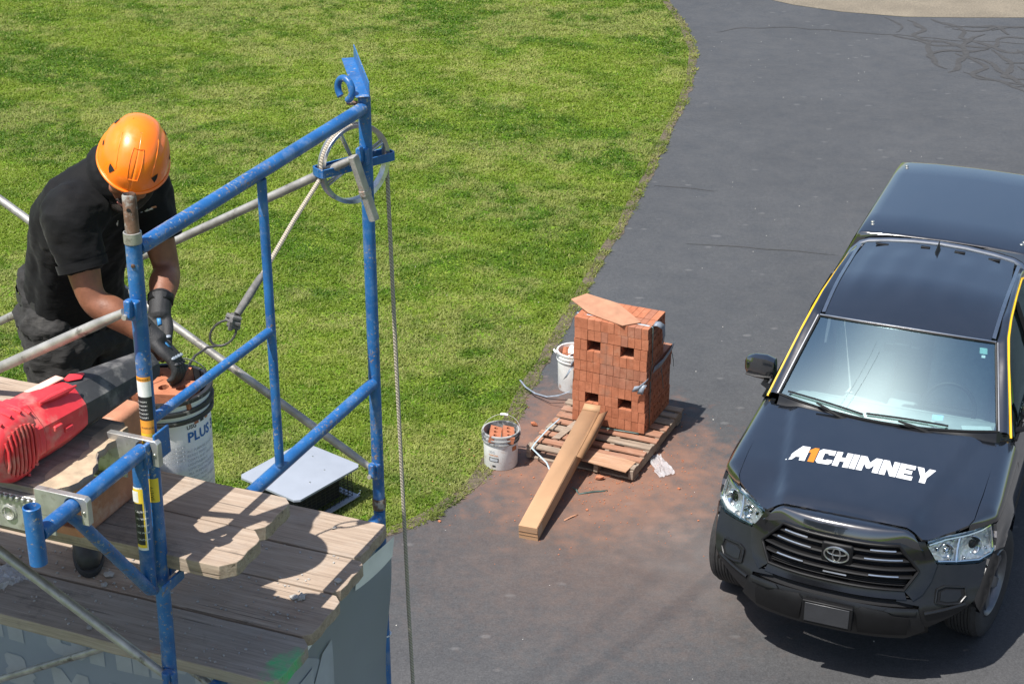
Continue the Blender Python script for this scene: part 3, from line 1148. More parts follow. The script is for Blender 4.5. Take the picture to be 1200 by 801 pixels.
for s in (1, -1):
    MB().grid(lambda u, v, s=s: tuple(sx(roof_edge(u).lerp(frame_line(u), v) + Vector((.018 * math.sin(math.pi * v), 0, .018 * math.sin(math.pi * v))), s)), 35, 5).build('roof_pillar', M_paint, truck, sharp=0)
    MB().tube([sx(frame_line(i / 40 * .93) + Vector((.006, 0, .002)), s) for i in range(41)], .0085, 6, flat=.8).build('yellow_window_trim', M_yellow, truck)

    def win(u, v, s=s):
        # from the belt to the frame line
        t = .02 + .96 * u
        f = frame_line(t)
        b = Vector((.872, lerp(-.58, -2.34, u), 1.165))
        b.y = f.y
        return tuple(sx(b.lerp(f, v) + Vector((.02 * math.sin(math.pi * v) - .006, 0, 0)), s))
    MB().grid(win, 28, 6).build('side_window', M_sglass, truck, sharp=0)
    MB().tube([(s * .868, -1.62, 1.17), (s * .79, -1.64, 1.45), (s * .668, -1.66, 1.715)], .022, 8).build('door_pillar', M_dark, truck)
    MB().tube([(s * .880, -.56, 1.172), (s * .884, -1.5, 1.178), (s * .880, -2.34, 1.178)], .011, 6).build('belt_strip', M_dark, truck)
    # rain gutter trim on the roof
    MB().grid(lambda u, v, s=s: tuple(sx(Vector((lerp(.590, .616, v), lerp(-1.075, -2.30, u), zr(lerp(.590, .616, v), lerp(-1.075, -2.30, u)) + .006)), s)), 20, 1).build('roof_gutter_trim', M_satin, truck, sharp=0)
    # cab rear corner panel
    MB().grid(lambda u, v, s=s: (s * lerp(.885 - .05 * u, lerp(.665, .60, u), v), lerp(-2.34, -2.40, u), lerp(1.16, 1.665, v)), 3, 6).build('cab_corner', M_paint, truck, sharp=0)

roof_poly = [(.588, -1.055), (.588, -2.0), (.565, -2.33)] + [(x, -2.335 - .012 * (1 - (x / .56) ** 2)) for x in (.4, .2, 0, -.2, -.4)] + [(-.565, -2.33), (-.588, -2.0), (-.588, -1.055)]
roof_poly += [(x, -.975 - .092 * abs(x / .622) ** 2.2) for x in (-.5, -.35, -.2, 0, .2, .35, .5)]
roof_poly[0] = (.588, -1.06)
surf_patch('roof', roof_poly, lambda x, y: (x, y, zr(x, y)), M_paint, truck, .035, .03, UP)
MB().box((0, -2.40, 1.42), (1.28, .03, .52)).build('cab_back', M_void, truck)
# rear roof band
band = [Vector((.715, -2.30, 1.56)), Vector((.672, -2.34, 1.66)), Vector((.61, -2.362, 1.725)), Vector((.55, -2.372, 1.748))] + [Vector((x, -2.375 - .02 * (1 - (x / .55) ** 2), 1.792 - .045 * (x / .55) ** 2)) for x in (.4, .2, 0, -.2, -.4)]
band += [sx(p, -1) for p in band[:4][::-1]]
MB().tube(band, .024, 8, flat=.6).build('rear_roof_band', M_satin, truck)
# antenna fin
MB().loft([[(.0, -2.14, 1.792), (.016, -2.20, 1.79), (.018, -2.27, 1.788), (0, -2.285, 1.788), (-.018, -2.27, 1.788), (-.016, -2.20, 1.79)],
           [(0, -2.24, 1.835), (.006, -2.25, 1.835), (.006, -2.275, 1.835), (0, -2.28, 1.835), (-.006, -2.275, 1.835), (-.006, -2.25, 1.835)],
           [(0, -2.272, 1.862), (.002, -2.274, 1.862), (.002, -2.28, 1.862), (0, -2.284, 1.862), (-.002, -2.28, 1.862), (-.002, -2.274, 1.862)]]).build('antenna_fin', M_dark, truck, sharp=60)
# third-lamp housing marks at the back edge of the roof
for xx, w in ((.43, .10), (.10, .07), (-.16, .08), (-.42, .09)):
    MB().box((xx, -2.285, zr(xx, -2.285) + .004), (w, .03, .008)).build('roof_mark', M_dark, truck, bevel=.003)

# topper over the cargo bed
def cap_sec(y, k=0.0):
    prof = [(.885, 1.215), (.868, 1.26), (.772, 1.52), (.674, 1.735), (.662, 1.768), (.638, 1.784), (.57, 1.791), (.35, 1.804), (0, 1.810)]
    prof = [(x - k, z - k * .8 * (z - 1.2)) for x, z in prof]
    return [(x, y, z) for x, z in prof] + [(-x, y, z) for x, z in prof[-2::-1]]


cap = MB()
cap.loft([cap_sec(-2.445, .022), cap_sec(-2.452, .008), cap_sec(-2.47), cap_sec(-2.9), cap_sec(-3.4), cap_sec(-3.9), cap_sec(-4.21), cap_sec(-4.24, .008), cap_sec(-4.25, .025)])
top = cap.build('topper', M_paint, truck, sharp=35)
for s in (1, -1):
    for yy in (-2.62, -4.06):
        for k in (0, 1):
            MB().lathe([(.016, 0), (.016, .004), (.010, .009), (.001, .010)], 10, Matrix.Translation((s * (.575 + .012 * k), yy - .055 * k, 1.789))).build('bolt', M_bolt, top)
    MB().grid(lambda u, v, s=s: (s * (lerp(.835, .710, v) + .006), lerp(-2.62, -4.1, u), lerp(1.36, 1.66, v)), 2, 2).build('topper_window', M_sglass, top, sharp=0)
    MB().tube([(s * .84, -2.62, 1.35), (s * .842, -4.1, 1.35)], .012, 6).build('topper_rail', M_dark, top)

# door mirrors
for s in (1, -1):
    mc = Vector((s * .985, -.85, 1.262))
    secs = []
    for k, (t, w, h) in enumerate(((-.118, .045, .045), (-.107, .078, .080), (-.045, .090, .102), (.04, .086, .097), (.095, .066, .076), (.114, .033, .042))):
        ring = []
        for j in range(16):
            a = 2 * math.pi * j / 16
            cx_, sx_ = math.cos(a), math.sin(a)
            q = 1 / max(abs(cx_), abs(sx_)) ** .55
            ring.append(mc + Vector((s * t, .62 * w * cx_ * q - .2 * t * .3 - .02 * abs(t) * 2, h * sx_ * q * .92)))
        secs.append(ring)
    mr = MB().loft(secs).build('door_mirror', M_paint, truck, sharp=50)
    MB().tube([(s * .845, -.66, 1.19), (s * .92, -.72, 1.19), mc + Vector((s * -.06, .02, -.09))], [.03, .024, .022], 8, flat=.6).build('mirror_arm', M_dark, mr)
    MB().box(mc + Vector((0, -.066, 0)), (.12, .006, .085)).build('mirror_glass', M_chrome, mr, bevel=.004)
    MB().tube([mc + Vector((s * t, .055 - abs(t) * .2, -.055)) for t in (-.09, -.04, .02, .06, .09)], .022, 8, flat=.5).build('mirror_skirt', M_dark, mr)

# wipers
for s, x0 in ((1, .30), (-1, .0)):
    xp = .24 if s == 1 else -.34
    b0 = Vector((xp, -.365 - .112 * (xp / .754) ** 2, 1.212))
    tip = Vector(wsf(.5 + (xp + .42) / 1.508 * 1.0, .06)) + Vector((0, .02, .016))
    o = MB()
    o.tube([b0 + Vector((-.02, .03, -.005)), b0 + Vector((.06, .03, .02)), b0.lerp(tip, .55) + Vector((0, .03, .022))], [.014, .012, .007], 6)
    wp = o.build('wiper_arm', M_dark, truck)
    a = Vector(wsf(.5 + (xp - .10) / 1.508, .035)) + Vector((0, .014, .016))
    c_ = Vector(wsf(min(.97, .5 + (xp + .46) / 1.508), .050)) + Vector((0, .014, .016))
    MB().tube([a.lerp(c_, i / 6) + Vector((0, .006, .008)) * math.sin(math.pi * i / 6) for i in range(7)], .007, 6).build('wiper_blade', M_dark, wp)

# cabin
def dash(u, v):
    x = lerp(-.72, .72, u)
    return (x, lerp(-.46 - .10 * (x / .75) ** 2, -.86, v), lerp(1.165, 1.13, v) + .03 * math.sin(math.pi * v) - .25 * max(0, v - .8) * 5 * (v > .8))


MB().grid(dash, 16, 10).build('dashboard', M_dash, truck, sharp=0)
MB().box((0, -.88, .98), (1.36, .06, .26)).build('dash_face', M_dash, truck, bevel=.02)
for xx in (.36, -.36):
    st = MB()
    st.box((xx, -1.58, 1.10), (.46, .14, .62), Matrix.Rotation(R(10), 3, 'X'))
    so = st.build('seat_back', M_seat, truck, bevel=.05, seg=3)
    MB().box((xx, -1.65, 1.50), (.25, .09, .17), Matrix.Rotation(R(8), 3, 'X')).build('headrest', M_seat, so, bevel=.035, seg=3)
    MB().box((xx, -1.28, .84), (.48, .52, .12)).build('seat_cushion', M_seat, so, bevel=.04, seg=3)
MB().box((0, -2.18, 1.12), (1.25, .16, .60)).build('rear_bench', M_seat, truck, bevel=.05, seg=3)
MB().box((0, -1.15, .86), (.22, .60, .22)).build('centre_console', M_dash, truck, bevel=.03)
sw = Matrix.Translation((-.36, -.99, 1.10)) @ Matrix.Rotation(R(-62), 4, 'X')
MB().tube([sw @ Vector((.185 * math.cos(2 * math.pi * i / 32), .185 * math.sin(2 * math.pi * i / 32), 0)) for i in range(32)], .016, 8, closed=True).build('steering_wheel', M_dark, truck)
MB().tube([sw @ Vector((-.17, 0, 0)), sw @ Vector((0, .0, -.02)), sw @ Vector((.17, 0, 0))], .022, 6).build('steering_spoke', M_dark, truck)
MB().box(Vector(wsf(.5, .86)) + Vector((0, -.06, -.05)), (.12, .09, .05)).build('sensor_housing', M_dark, truck, bevel=.015)
MB().box(Vector(wsf(.5, .80)) + Vector((.0, -.10, -.06)), (.26, .03, .075)).build('rear_view_mirror', M_dark, truck, bevel=.015)
# stickers on the glass and a paper on the dash
def wsticker(u0, u1, v0, v1, m, nm):
    MB().grid(lambda u, v: tuple(Vector(wsf(lerp(u0, u1, u), lerp(v0, v1, v))) + Vector((0, -.004, -.004))), 3, 2).build(nm, m, ws, sharp=0)


wsticker(.235, .285, .10, .155, simple('blue_white_sticker', (.30, .52, .78), .5, var=.3, scale=60), 'toll_sticker')
wsticker(.055, .075, .815, .845, M_white, 'inspection_sticker')
wsticker(.045, .085, .86, .93, simple('green_round_sticker', (.25, .42, .40), .5), 'round_sticker')
MB().box((-.62, -.55, 1.20), (.20, .12, .004), Matrix.Rotation(.3, 3, 'Z')).build('paper', M_white, truck)
MB().box((-.36, -.50, 1.215), (.12, .07, .003), Matrix.Rotation(-.2, 3, 'Z')).build('paper', M_white, truck)

# wheels
def make_wheel(cx, cy, steer, s):
    wr = MB()
    T = Matrix.Translation((cx, cy, .385)) @ Matrix.Rotation(steer, 4, 'Z') @ Matrix.Rotation(R(90) * s, 4, 'Y')
    prof = [(.235, -.105), (.30, -.122), (.345, -.122), (.372, -.108), (.380, -.085)]
    for k in range(-3, 4):
        c = k * .023
        prof += [(.385, c - .0085), (.385, c + .0085), (.377, c + .0095), (.377, c + .0135)]
    prof = prof[:-2] + [(.380, .085), (.372, .108), (.345, .122), (.30, .122), (.235, .105)]
    w = wr.lathe(prof, 48, T).build('wheel', M_tyre, truck, sharp=30)
    rm = MB()
    rm.lathe([(.236, .10), (.228, .112), (.218, .104), (.205, .06), (.20, -.10)], 40, T)
    rm.build('rim', M_rim, w)
    sp = MB()
    for k in range(6):
        a = k * math.pi / 3
        Q = T @ Matrix.Rotation(a, 4, 'Z')
        q = [Q @ Vector(p) for p in ((.05, -.045, .075), (.21, -.032, .085), (.21, .032, .085), (.05, .045, .075), (.05, -.045, .04), (.21, -.032, .055), (.21, .032, .055), (.05, .045, .04))]
        sp.add(q, [(0, 1, 2, 3), (7, 6, 5, 4), (0, 4, 5, 1), (1, 5, 6, 2), (2, 6, 7, 3), (3, 7, 4, 0)])
    sp.lathe([(.001, .095), (.035, .093), (.065, .080), (.07, .04)], 24, T)
    sp.build('spokes', M_rim, w, bevel=.006)
    bd = MB()
    bd.lathe([(.001, .02), (.17, .02), (.17, .0)], 24, T)
    bd.build('brake_disc', M_void, w)


ST = R(10)
make_wheel(.805, 0, -ST, 1)
make_wheel(-.805, 0, -ST, -1)
make_wheel(.805, -3.236, 0, 1)
make_wheel(-.805, -3.236, 0, -1)

# ================================================================== THE SCAFFOLD
SL = Vector((-0.976, 4.208, 0.0))          # foot of the near leg
SRZ = math.atan2(-.373, .928)
SM = Matrix.Translation(SL) @ Matrix.Rotation(SRZ, 4, 'Z')


def sw_(x, y, z):
    """Scaffold axes (x along the planks, y along the frame) to world."""
    return SM @ Vector((x, y, z))


def mat_blue():
    m, nt, b = nodes_of('chipped_blue_paint')
    v = mapped(nt, 1.0)
    n1 = noise_tex(nt, v, 9.0, 4.0)
    c = ramp(nt, n1, [(0.3, (0.010, 0.075, 0.23)), (0.7, (0.024, 0.135, 0.36))]).outputs[0]
    n2 = noise_tex(nt, v, 85.0, 6.0, .72)
    n4 = noise_tex(nt, v, 5.0, 3.0, .6)
    amt = mathn(nt, 'ADD', n2, mathn(nt, 'MULTIPLY', mathn(nt, 'SUBTRACT', n4, .5), .38))
    f1 = ramp(nt, amt, [(.590, (0, 0, 0)), (.640, (1, 1, 1))]).outputs[0]
    n3 = noise_tex(nt, v, 25.0, 3.0)
    under = ramp(nt, n3, [(.40, (.34, .32, .27)), (.55, (.20, .115, .060)), (.7, (.42, .41, .36))]).outputs[0]
    c = mixc(nt, f1, c, under)
    # mortar dust
    n5 = noise_tex(nt, v, 14.0, 6.0, .7)
    c = mixc(nt, mathn(nt, 'MULTIPLY', ramp(nt, n5, [(.52, (0, 0, 0)), (.72, (1, 1, 1))]).outputs[0], .28), c, (.42, .44, .46))
    nt.links.new(c, b.inputs['Base Color'])
    nt.links.new(ramp(nt, amt, [(.5, (.32,) * 3), (.65, (.7,) * 3)]).outputs[0], b.inputs['Roughness'])
    bump(nt, b, amt, .25, .003)
    return m


M_blue = mat_blue()
M_galv = simple('weathered_galvanised_tube', (0.36, 0.345, 0.32), 0.5, .55, var=.3, scale=18, bmp=.15, col2=(.10, .085, .07), thr=(.60, .72), chip_scale=16)
M_rust = simple('rusty_steel', (0.15, 0.085, 0.055), 0.75, .35, var=.45, scale=30, bmp=.3, col2=(.30, .29, .27), thr=(.52, .62), chip_scale=22)
M_alu = simple('dull_aluminium', (0.50, 0.49, 0.46), 0.42, .75, var=.18, scale=25, bmp=.15, col2=(.33, .30, .25), thr=(.58, .7), chip_scale=40)
M_stick_w = simple('white_label', (.72, .71, .68), .5, var=.12, scale=40)
M_stick_k = simple('black_label', (.02, .02, .022), .5)
M_stick_y = simple('yellow_label', (.80, .55, .04), .5, var=.1)
M_stick_o = simple('orange_label', (.75, .30, .03), .5, var=.12)

scaf = empty('scaffold', SL, SRZ)
tag(scaf, 'blue welded tube scaffold with crossed grey braces', 'scaffold')
TR = .0215
YW = 1.334
BAY = -2.13


def nx(z):
    return -.006 - .0145 * (5.24 - z)


def part(mb, name, mat, parent=scaf, **kw):
    return mb.build(name, mat, parent, **kw)


def tb(pts, r=TR, n=14):
    return MB().tube(pts, r, n)


for X in (0.0, BAY):
    nf = (lambda z: nx(z)) if X == 0 else (lambda z: BAY)
    # three frames stacked
    for zb, zt, topf in ((3.585, 5.112, True), (2.060, 3.585, False), (0.55, 2.06, False)):
        part(tb([(nf(zb), 0, zb + .002), (nf(zt), 0, zt - .002)]), 'leg', M_blue)
        part(tb([(X, YW, zb + .002), (X, YW, (5.128 if topf else zt) - .002)]), 'leg', M_blue)
        zbear = zt - .022 if topf else zt - .030
        part(tb([(nf(zbear), .018, zbear), (X, YW - .018, zbear)]), 'bearer', M_blue)
        if topf:
            part(tb([(X, .655, zbear - .02), (X, .655, 4.118)], .0145, 12), 'upright_tube', M_blue)
            part(tb([(nf(4.585), .02, 4.585), (X, .643, 4.585)], .0145, 12), 'rung', M_blue)
        else:
            part(tb([(X, .655, zbear - .02), (X, .655, zt - .98)], .0145, 12), 'upright_tube', M_blue)
            part(tb([(nf(zt - .5), .02, zt - .5), (X, .643, zt - .5)], .0145, 12), 'rung', M_blue)
        zl = zt - 1.014
        part(tb([(nf(zl), .018, zl), (X, YW - .018, zl)]), 'lower_bar', M_blue)
    for y in (0, YW):
        part(tb([(X, y, .03), (X, y, .56)], .017), 'screw_jack', M_rust)
        part(MB().box((X, y, .010), (.15, .15, .016)), 'base_plate', M_rust)
        for zc in (2.06, 3.60):
            part(MB().lathe([(.0235, zc - .01), (.0245, zc), (.0245, zc + .03), (.0225, zc + .035)], 16, Matrix.Translation((nf(zc) if y == 0 else X, y, 0))), 'collar', M_rust if zc > 3 else M_galv)
    # top pin on the near leg
    part(MB().lathe([(.0235, 5.112), (.024, 5.116), (.024, 5.142), (.0205, 5.143)], 18, Matrix.Translation((nf(5.12), 0, 0))), 'collar', M_galv)
    pin = part(MB().lathe([(.0185, 5.14), (.0185, 5.243), (.0155, 5.247), (.0145, 5.243), (.0145, 5.19)], 18, Matrix.Translation((nf(5.19), 0, 0))), 'coupling_pin', M_rust)
    if X == 0:
        part(MB().lathe([(.0055, 0), (.0055, .0012), (.0001, .0013)], 12, Matrix.Translation((nf(5.19), 0, 5.208)) @ Vector((.35, -1, 0)).to_track_quat('Z', 'Y').to_matrix().to_4x4() @ Matrix.Translation((0, 0, .0176))), 'pin_hole', M_void, pin)
        part(MB().lathe([(.006, 0), (.005, .004), (.001, .005)], 10, Matrix.Translation((nf(5.06), 0, 5.055)) @ Vector((.35, -1, 0)).to_track_quat('Z', 'Y').to_matrix().to_4x4() @ Matrix.Translation((0, 0, .0205))), 'rivet', M_rust)


# brace locks
def lock(x, y, z, s):
    o = MB()
    o.box((x + .004, y + s * .034, z), (.040, .026, .055))
    lk = o.build('brace_lock', M_blue, scaf, bevel=.004)
    MB().tube([(x, y + s * .040, z - .008), (x, y + s * .072, z - .008)], .0075, 10).build('stud', M_galv, lk)
    MB().box((x + .006, y + s * .055, z + .012), (.020, .018, .050)).build('latch', M_blue, lk, bevel=.004)


for x, y, s in ((nx(4.95), 0, -1), (0, YW, -1)):
    for z in (4.935, 3.762):
        lock(x, y, z, s)


def brace(p, q, off):
    p, q = Vector(p) + Vector((0, off, 0)), Vector(q) + Vector((0, off, 0))
    d = (q - p).normalized()
    rs = [.011, .013, .0150, .0150, .013, .011]
    pts = [p, p + d * .05, p + d * .11, q - d * .11, q - d * .05, q]
    part(MB().tube(pts, rs, 12), 'cross_brace', M_galv)


for y in (0.0, YW):
    xa = nx(4.95) if y == 0 else 0
    brace((xa - .006, y, 4.937), (BAY, y, 3.765), -.060)
    brace((xa - .006, y, 3.765), (BAY, y, 4.937), -.030)
    brace((0, y, 3.38), (BAY, y, 2.21), -.060)
    brace((0, y, 2.21), (BAY, y, 3.38), -.030)
    brace((0, y, 1.86), (BAY, y, .70), -.060)
    brace((0, y, .70), (BAY, y, 1.86), -.030)

# loose pin that dangles from the far upper lock
dp0, dp1 = sw_(.004, YW - .10, 4.955), sw_(.056, YW - .07, 4.735)
a_ = SM.inverted() @ dp0
b_ = SM.inverted() @ dp1
M_pin = simple('grey_scaffold_pin', (.34, .32, .295), .6, .4, var=.25, scale=25, bmp=.3, col2=(.26, .12, .06), thr=(.60, .70), chip_scale=18)
lp = part(MB().tube([a_, a_.lerp(b_, .52), a_.lerp(b_, .525), a_.lerp(b_, .60), a_.lerp(b_, .605), b_], [.0175, .0175, .0205, .0205, .0175, .0175], 16), 'dangling_pin', M_pin)
lp['label'] = 'rusty grey coupling pin hanging at a slant'


# labels stuck round the tubes
def wrap_label(name, cx, cy, r, z0, z1, a0, a1, mat, parent, lean=0.0):
    MB().grid(lambda u, v: (cx + (lean * (lerp(z0, z1, v) - z0)) + r * math.cos(R(lerp(a0, a1, u))), cy + r * math.sin(R(lerp(a0, a1, u))), lerp(z0, z1, v)), 10, 1).build(name, mat, parent, sharp=0)


def wrap_text(s, size, cx, cy, r, a0, z0, mat, parent, lean=0.0, zref=0.0, vertical=False, bold=0.0):
    vs, fs = text_mesh(s, size, bold)
    out = []
    for x, y in vs:
        if vertical:
            x, y = -y, x
        a = R(a0) + x / r
        z = z0 + y
        out.append((cx + lean * (z - zref) + r * math.cos(a), cy + r * math.sin(a), z))
    MB().add(out, fs).build('lettering', mat, parent, sharp=0, fixn=False)


LN = .0145
zl0 = 4.665
cxl = nx(zl0)
for z0, z1, mt in ((4.500, 4.560, M_stick_y), (4.560, 4.600, M_stick_o), (4.600, 4.672, M_stick_k), (4.672, 4.700, M_stick_w), (4.700, 4.718, M_stick_w), (4.718, 4.732, M_stick_o)):
    wrap_label('warning_label', nx(z0), 0, TR + .0006, z0, z1, -170, -15, mt, scaf, LN)
wrap_text('WARNING', .0085, nx(4.57), 0, TR + .0012, -118, 4.575, M_stick_k, scaf)
wrap_text('DANGER', .0085, nx(4.72), 0, TR + .0012, -118, 4.7215, M_stick_k, scaf)
for k in range(5):
    wrap_text('SCAFFOLD'[k:k + 3] + ' SAFETY', .0065, nx(4.61), 0, TR + .0012, -140, 4.607 + .012 * k, M_stick_w, scaf)
for k in range(3):
    wrap_text('KEEP CLEAR', .006, nx(4.51), 0, TR + .0012, -135, 4.508 + .013 * k, M_stick_k, scaf)
wrap_label('yellow_label', nx(4.36), 0, TR + .0006, 4.345, 4.42, -100, -20, M_stick_y, scaf, LN)
wrap_text('SAFETY', .013, nx(4.36), 0, TR + .0012, -62, 4.352, M_stick_k, scaf, vertical=True)

# ------------------------------------------------------------------ hoist: angle iron, eye, wheel
wa = Vector((.77, .64, 0)).normalized()       # horizontal direction in the wheel's plane
wnrm = Vector((wa.y, -wa.x, 0))
WC = Vector((-.524, 5.497, 4.882))
WM = Matrix((( wa.x, 0, wnrm.x, WC.x), (wa.y, 0, wnrm.y, WC.y), (0, 1, 0, WC.z), (0, 0, 0, 1)))
WRAD = .132
hp_ = empty('hoist_pulley', (WC.x, WC.y, WC.z))
tag(hp_, 'bright spoked well wheel in a blue strap behind the far scaffold post', 'pulley')
IT = Matrix.Translation(-WC)
M_wheel = simple('worn_bright_steel', (.56, .55, .53), .3, .9, var=.25, scale=20, bmp=.1, col2=(.25, .20, .16), thr=(.6, .72), chip_scale=25)
rimo = MB().lathe([(WRAD + .004, -.017), (WRAD + .005, -.014), (WRAD - .006, -.004), (WRAD - .006, .004), (WRAD + .005, .014), (WRAD + .004, .017), (WRAD - .009, .013), (WRAD - .011, 0), (WRAD - .009, -.013), (WRAD + .004, -.017)], 48, IT @ WM)
rimo.build('wheel_rim', M_wheel, hp_)
for k in range(4):
    a = R(24 + 90 * k)
    mb = MB()
    for off in (-.009, .009):
        p0 = IT @ WM @ Vector((.018 * math.cos(a), .018 * math.sin(a), off * .6))
        p1 = IT @ WM @ Vector(((WRAD - .010) * math.cos(a), (WRAD - .010) * math.sin(a), off))
        mb.tube([p0, p1], .0042, 8)
    mb.build('spoke', M_wheel, hp_)
MB().lathe([(.022, -.02), (.022, .02), (.008, .022), (.008, .028)], 20, IT @ WM, True, True).build('hub', M_wheel, hp_)
strap = []
for (u, w) in ((-.148, -.012), (-.148, .012), (-.142, .024), (.142, .024), (.150, .012), (.150, -.012), (.142, -.024), (-.142, -.024)):
    strap.append(IT @ WM @ Vector((u, 0, w * 1.2)))
sb = MB()
n_ = len(strap)
for i in range(n_):
    a, b = strap[i], strap[(i + 1) % n_]
    d = (b - a).normalized()
    t = d.cross(Vector((0, 0, 1))) * .003
    hh = Vector((0, 0, .014))
    sb.add([a - t - hh, b - t - hh, b + t - hh, a + t - hh, a - t + hh, b - t + hh, b + t + hh, a + t + hh],
           [(3, 2, 1, 0), (4, 5, 6, 7), (0, 1, 5, 4), (1, 2, 6, 5), (2, 3, 7, 6), (3, 0, 4, 7)])
sb.build('wheel_strap', M_blue, hp_)
MB().tube([IT @ WM @ Vector((0, .0, .03)), IT @ WM @ Vector((0, .02, .034)), IT @ WM @ Vector((0, .05, .034))], .010, 8).build('axle_bracket', M_blue, hp_)

ha = empty('angle_iron_hoist', sw_(0, YW, 5.130), SRZ)
tag(ha, 'scraped blue angle iron with a ring hook capping the far scaffold post', 'hoist arm')
# angle iron runs away from the camera and slightly left, a little nose-up
A0, A1 = Vector((.010, -.030, .002)), Vector((-.222, .335, .010))
dd = (A1 - A0).normalized()
rt = Vector((1, 0, 0))
rt = (rt - dd * rt.dot(dd)).normalized()
upv = rt.cross(dd)
M_arm = M_blue
ang = MB()


def slab(a, b, c, d_, t):
    nn = (b - a).cross(d_ - a).normalized() * t
    q = [a, b, c, d_, a + nn, b + nn, c + nn, d_ + nn]
    ang.add(q, [(3, 2, 1, 0), (4, 5, 6, 7), (0, 1, 5, 4), (1, 2, 6, 5), (2, 3, 7, 6), (3, 0, 4, 7)])


E0 = A0 + rt * .024
E1 = A1 + rt * .020
slab(E0 - rt * .046, E0, E1, E1 - rt * .046, .004)
slab(E0 + upv * .0045, E0 + upv * .050, E1 + upv * .050, E1 + upv * .0045, .004)
ang.build('angle_iron', M_arm, ha, bevel=.0012)
rgc = Vector((-.058, -.02, .020))
MB().tube([rgc + Vector((.034 * math.cos(R(t)) * .93, .034 * math.cos(R(t)) * -.36, .036 * math.sin(R(t)))) for t in range(-70, 236, 12)], .0115, 10).build('ring_hook', M_blue, ha)
MB().tube([(-.062, .0, -.03), (-.018, .0, -.03)], .008, 8).build('hook_bolt', M_rust, ha)

# ------------------------------------------------------------------ rope
M_rope = simple('worn_hemp_rope', (.27, .235, .19), .9, var=.25, scale=60, bmp=.5)
_m, _nt, _b = nodes_of('twisted_rope')
_v = mapped(_nt, 1.0)
_wv = N(_nt, 'ShaderNodeTexWave', Scale=48.0, Distortion=1.2, Detail=2.0)
_wv.bands_direction = 'DIAGONAL'
_nt.links.new(_v, _wv.inputs['Vector'])
_c = ramp(_nt, _wv.outputs[0], [(.1, (.23, .20, .16)), (.6, (.44, .385, .31))]).outputs[0]
_nt.links.new(_c, _b.inputs['Base Color'])
_b.inputs['Roughness'].default_value = .95
bump(_nt, _b, _wv.outputs[0], .4, .004)
M_rope2 = _m
RR = .0076
rope = empty('hoist_rope', (WC.x, WC.y, 0))
tag(rope, 'worn grey rope running over the well wheel to the bucket and down to the ground', 'rope')
IR = Matrix.Translation((-WC.x, -WC.y, 0))
PB = Vector((-1.082, 4.853, 4.015))      # pail base centre, defined here as the rope ends at it
KN = Vector((-.867, 5.02, 4.545))         # knot
pts = []
RW = WRAD - .004 + RR * .5
lw = WC - wa * RW
rope_l = [KN, KN.lerp(lw, .33) + Vector((0, 0, -.01)), KN.lerp(lw, .66) + Vector((0, 0, -.008))]
for k in range(0, 19):
    t = R(188 - k * 10.4)
    pts.append(WM @ Vector((RW * math.cos(t), RW * math.sin(t), 0)))
rr = pts[-1]
down = [rr + Vector((.012, .0, -.8)), rr + Vector((.03, -.01, -1.8)), rr + Vector((.055, -.02, -2.8)), Vector((rr.x + .07, rr.y - .03, .30)), Vector((rr.x + .09, rr.y - .02, .02))]
allp = rope_l + pts + down
dense = []
for a, b in zip(allp[:-1], allp[1:]):
    n = max(1, int((b - a).length / .06))
    for i in range(n):
        dense.append(IR @ a.lerp(b, i / n))
dense.append(IR @ allp[-1])
MB().tube(dense, RR, 8).build('rope_line', M_rope2, rope)
# coil on the ground
coil = [Vector((rr.x + .09 + .22 * math.cos(t * .5) * (1 - t / 90), rr.y - .2 + .22 * math.sin(t * .5) * (1 - t / 90), .010 + .0006 * t)) for t in range(0, 60)]
MB().tube([IR @ p for p in coil], RR, 6).build('rope_coil', M_rope2, rope)
# taped splice, knot and wire eye
M_tape = simple('grey_tape', (.13, .125, .12), .7, var=.35, scale=50, bmp=.4)
d_ = (rope_l[1] - KN).normalized()
MB().tube([IR @ (KN + d_ * t) for t in (.0, .03, .07, .11, .15, .165)], [.012, .0125, .0135, .0125, .011, .007], 10).build('taped_splice', M_tape, rope)
kb = MB()
k0 = KN + Vector((-.010, -.004, -.014))
for i, (a, b) in enumerate((((-.02, 0, .014), (.02, 0, .0)), ((-.024, .005, .0), (.018, -.004, -.016)), ((-.02, -.004, -.014), (.012, .006, -.032)), ((.0, .0, .02), (-.012, -.01, -.03)))):
    kb.tube([IR @ (k0 + Vector(a)), IR @ (k0 + (Vector(a) + Vector(b)) / 2 + Vector((0, -.012, .004))), IR @ (k0 + Vector(b))], .0088, 8)
kb.build('knot', M_tape, rope)
M_wire = simple('dark_wire', (.10, .095, .09), .45, .7, var=.3)
eye = []
ec = KN + Vector((-.046, -.014, -.058))
for k in range(22):
    t = 2 * math.pi * k / 22
    eye.append(IR @ (ec + Vector((.040 * math.cos(t), .010 * math.sin(t), .040 * math.sin(t))) + Vector((.014, 0, 0)) * math.sin(t)))
MB().tube(eye, .0040, 8, closed=True).build('wire_eye', M_wire, rope)
hk = [ec + Vector((-.01, -.005, -.040)), ec + Vector((-.05, -.02, -.040)), ec + Vector((-.085, -.05, -.055)), PB + Vector((.060, .0, .40))]
MB().tube([IR @ p for p in hk], .0042, 8).build('wire_hook', M_wire, rope)

# ================================================================== SIDE BRACKET
brk = empty('side_bracket', sw_(0, 0, 4.05), SRZ)
tag(brk, 'blue triangular side bracket clamped to the near scaffold post', 'bracket')
IB = Matrix.Translation((0, 0, -4.05))


def bp_(pts):
    return [IB @ Vector(p) for p in pts]


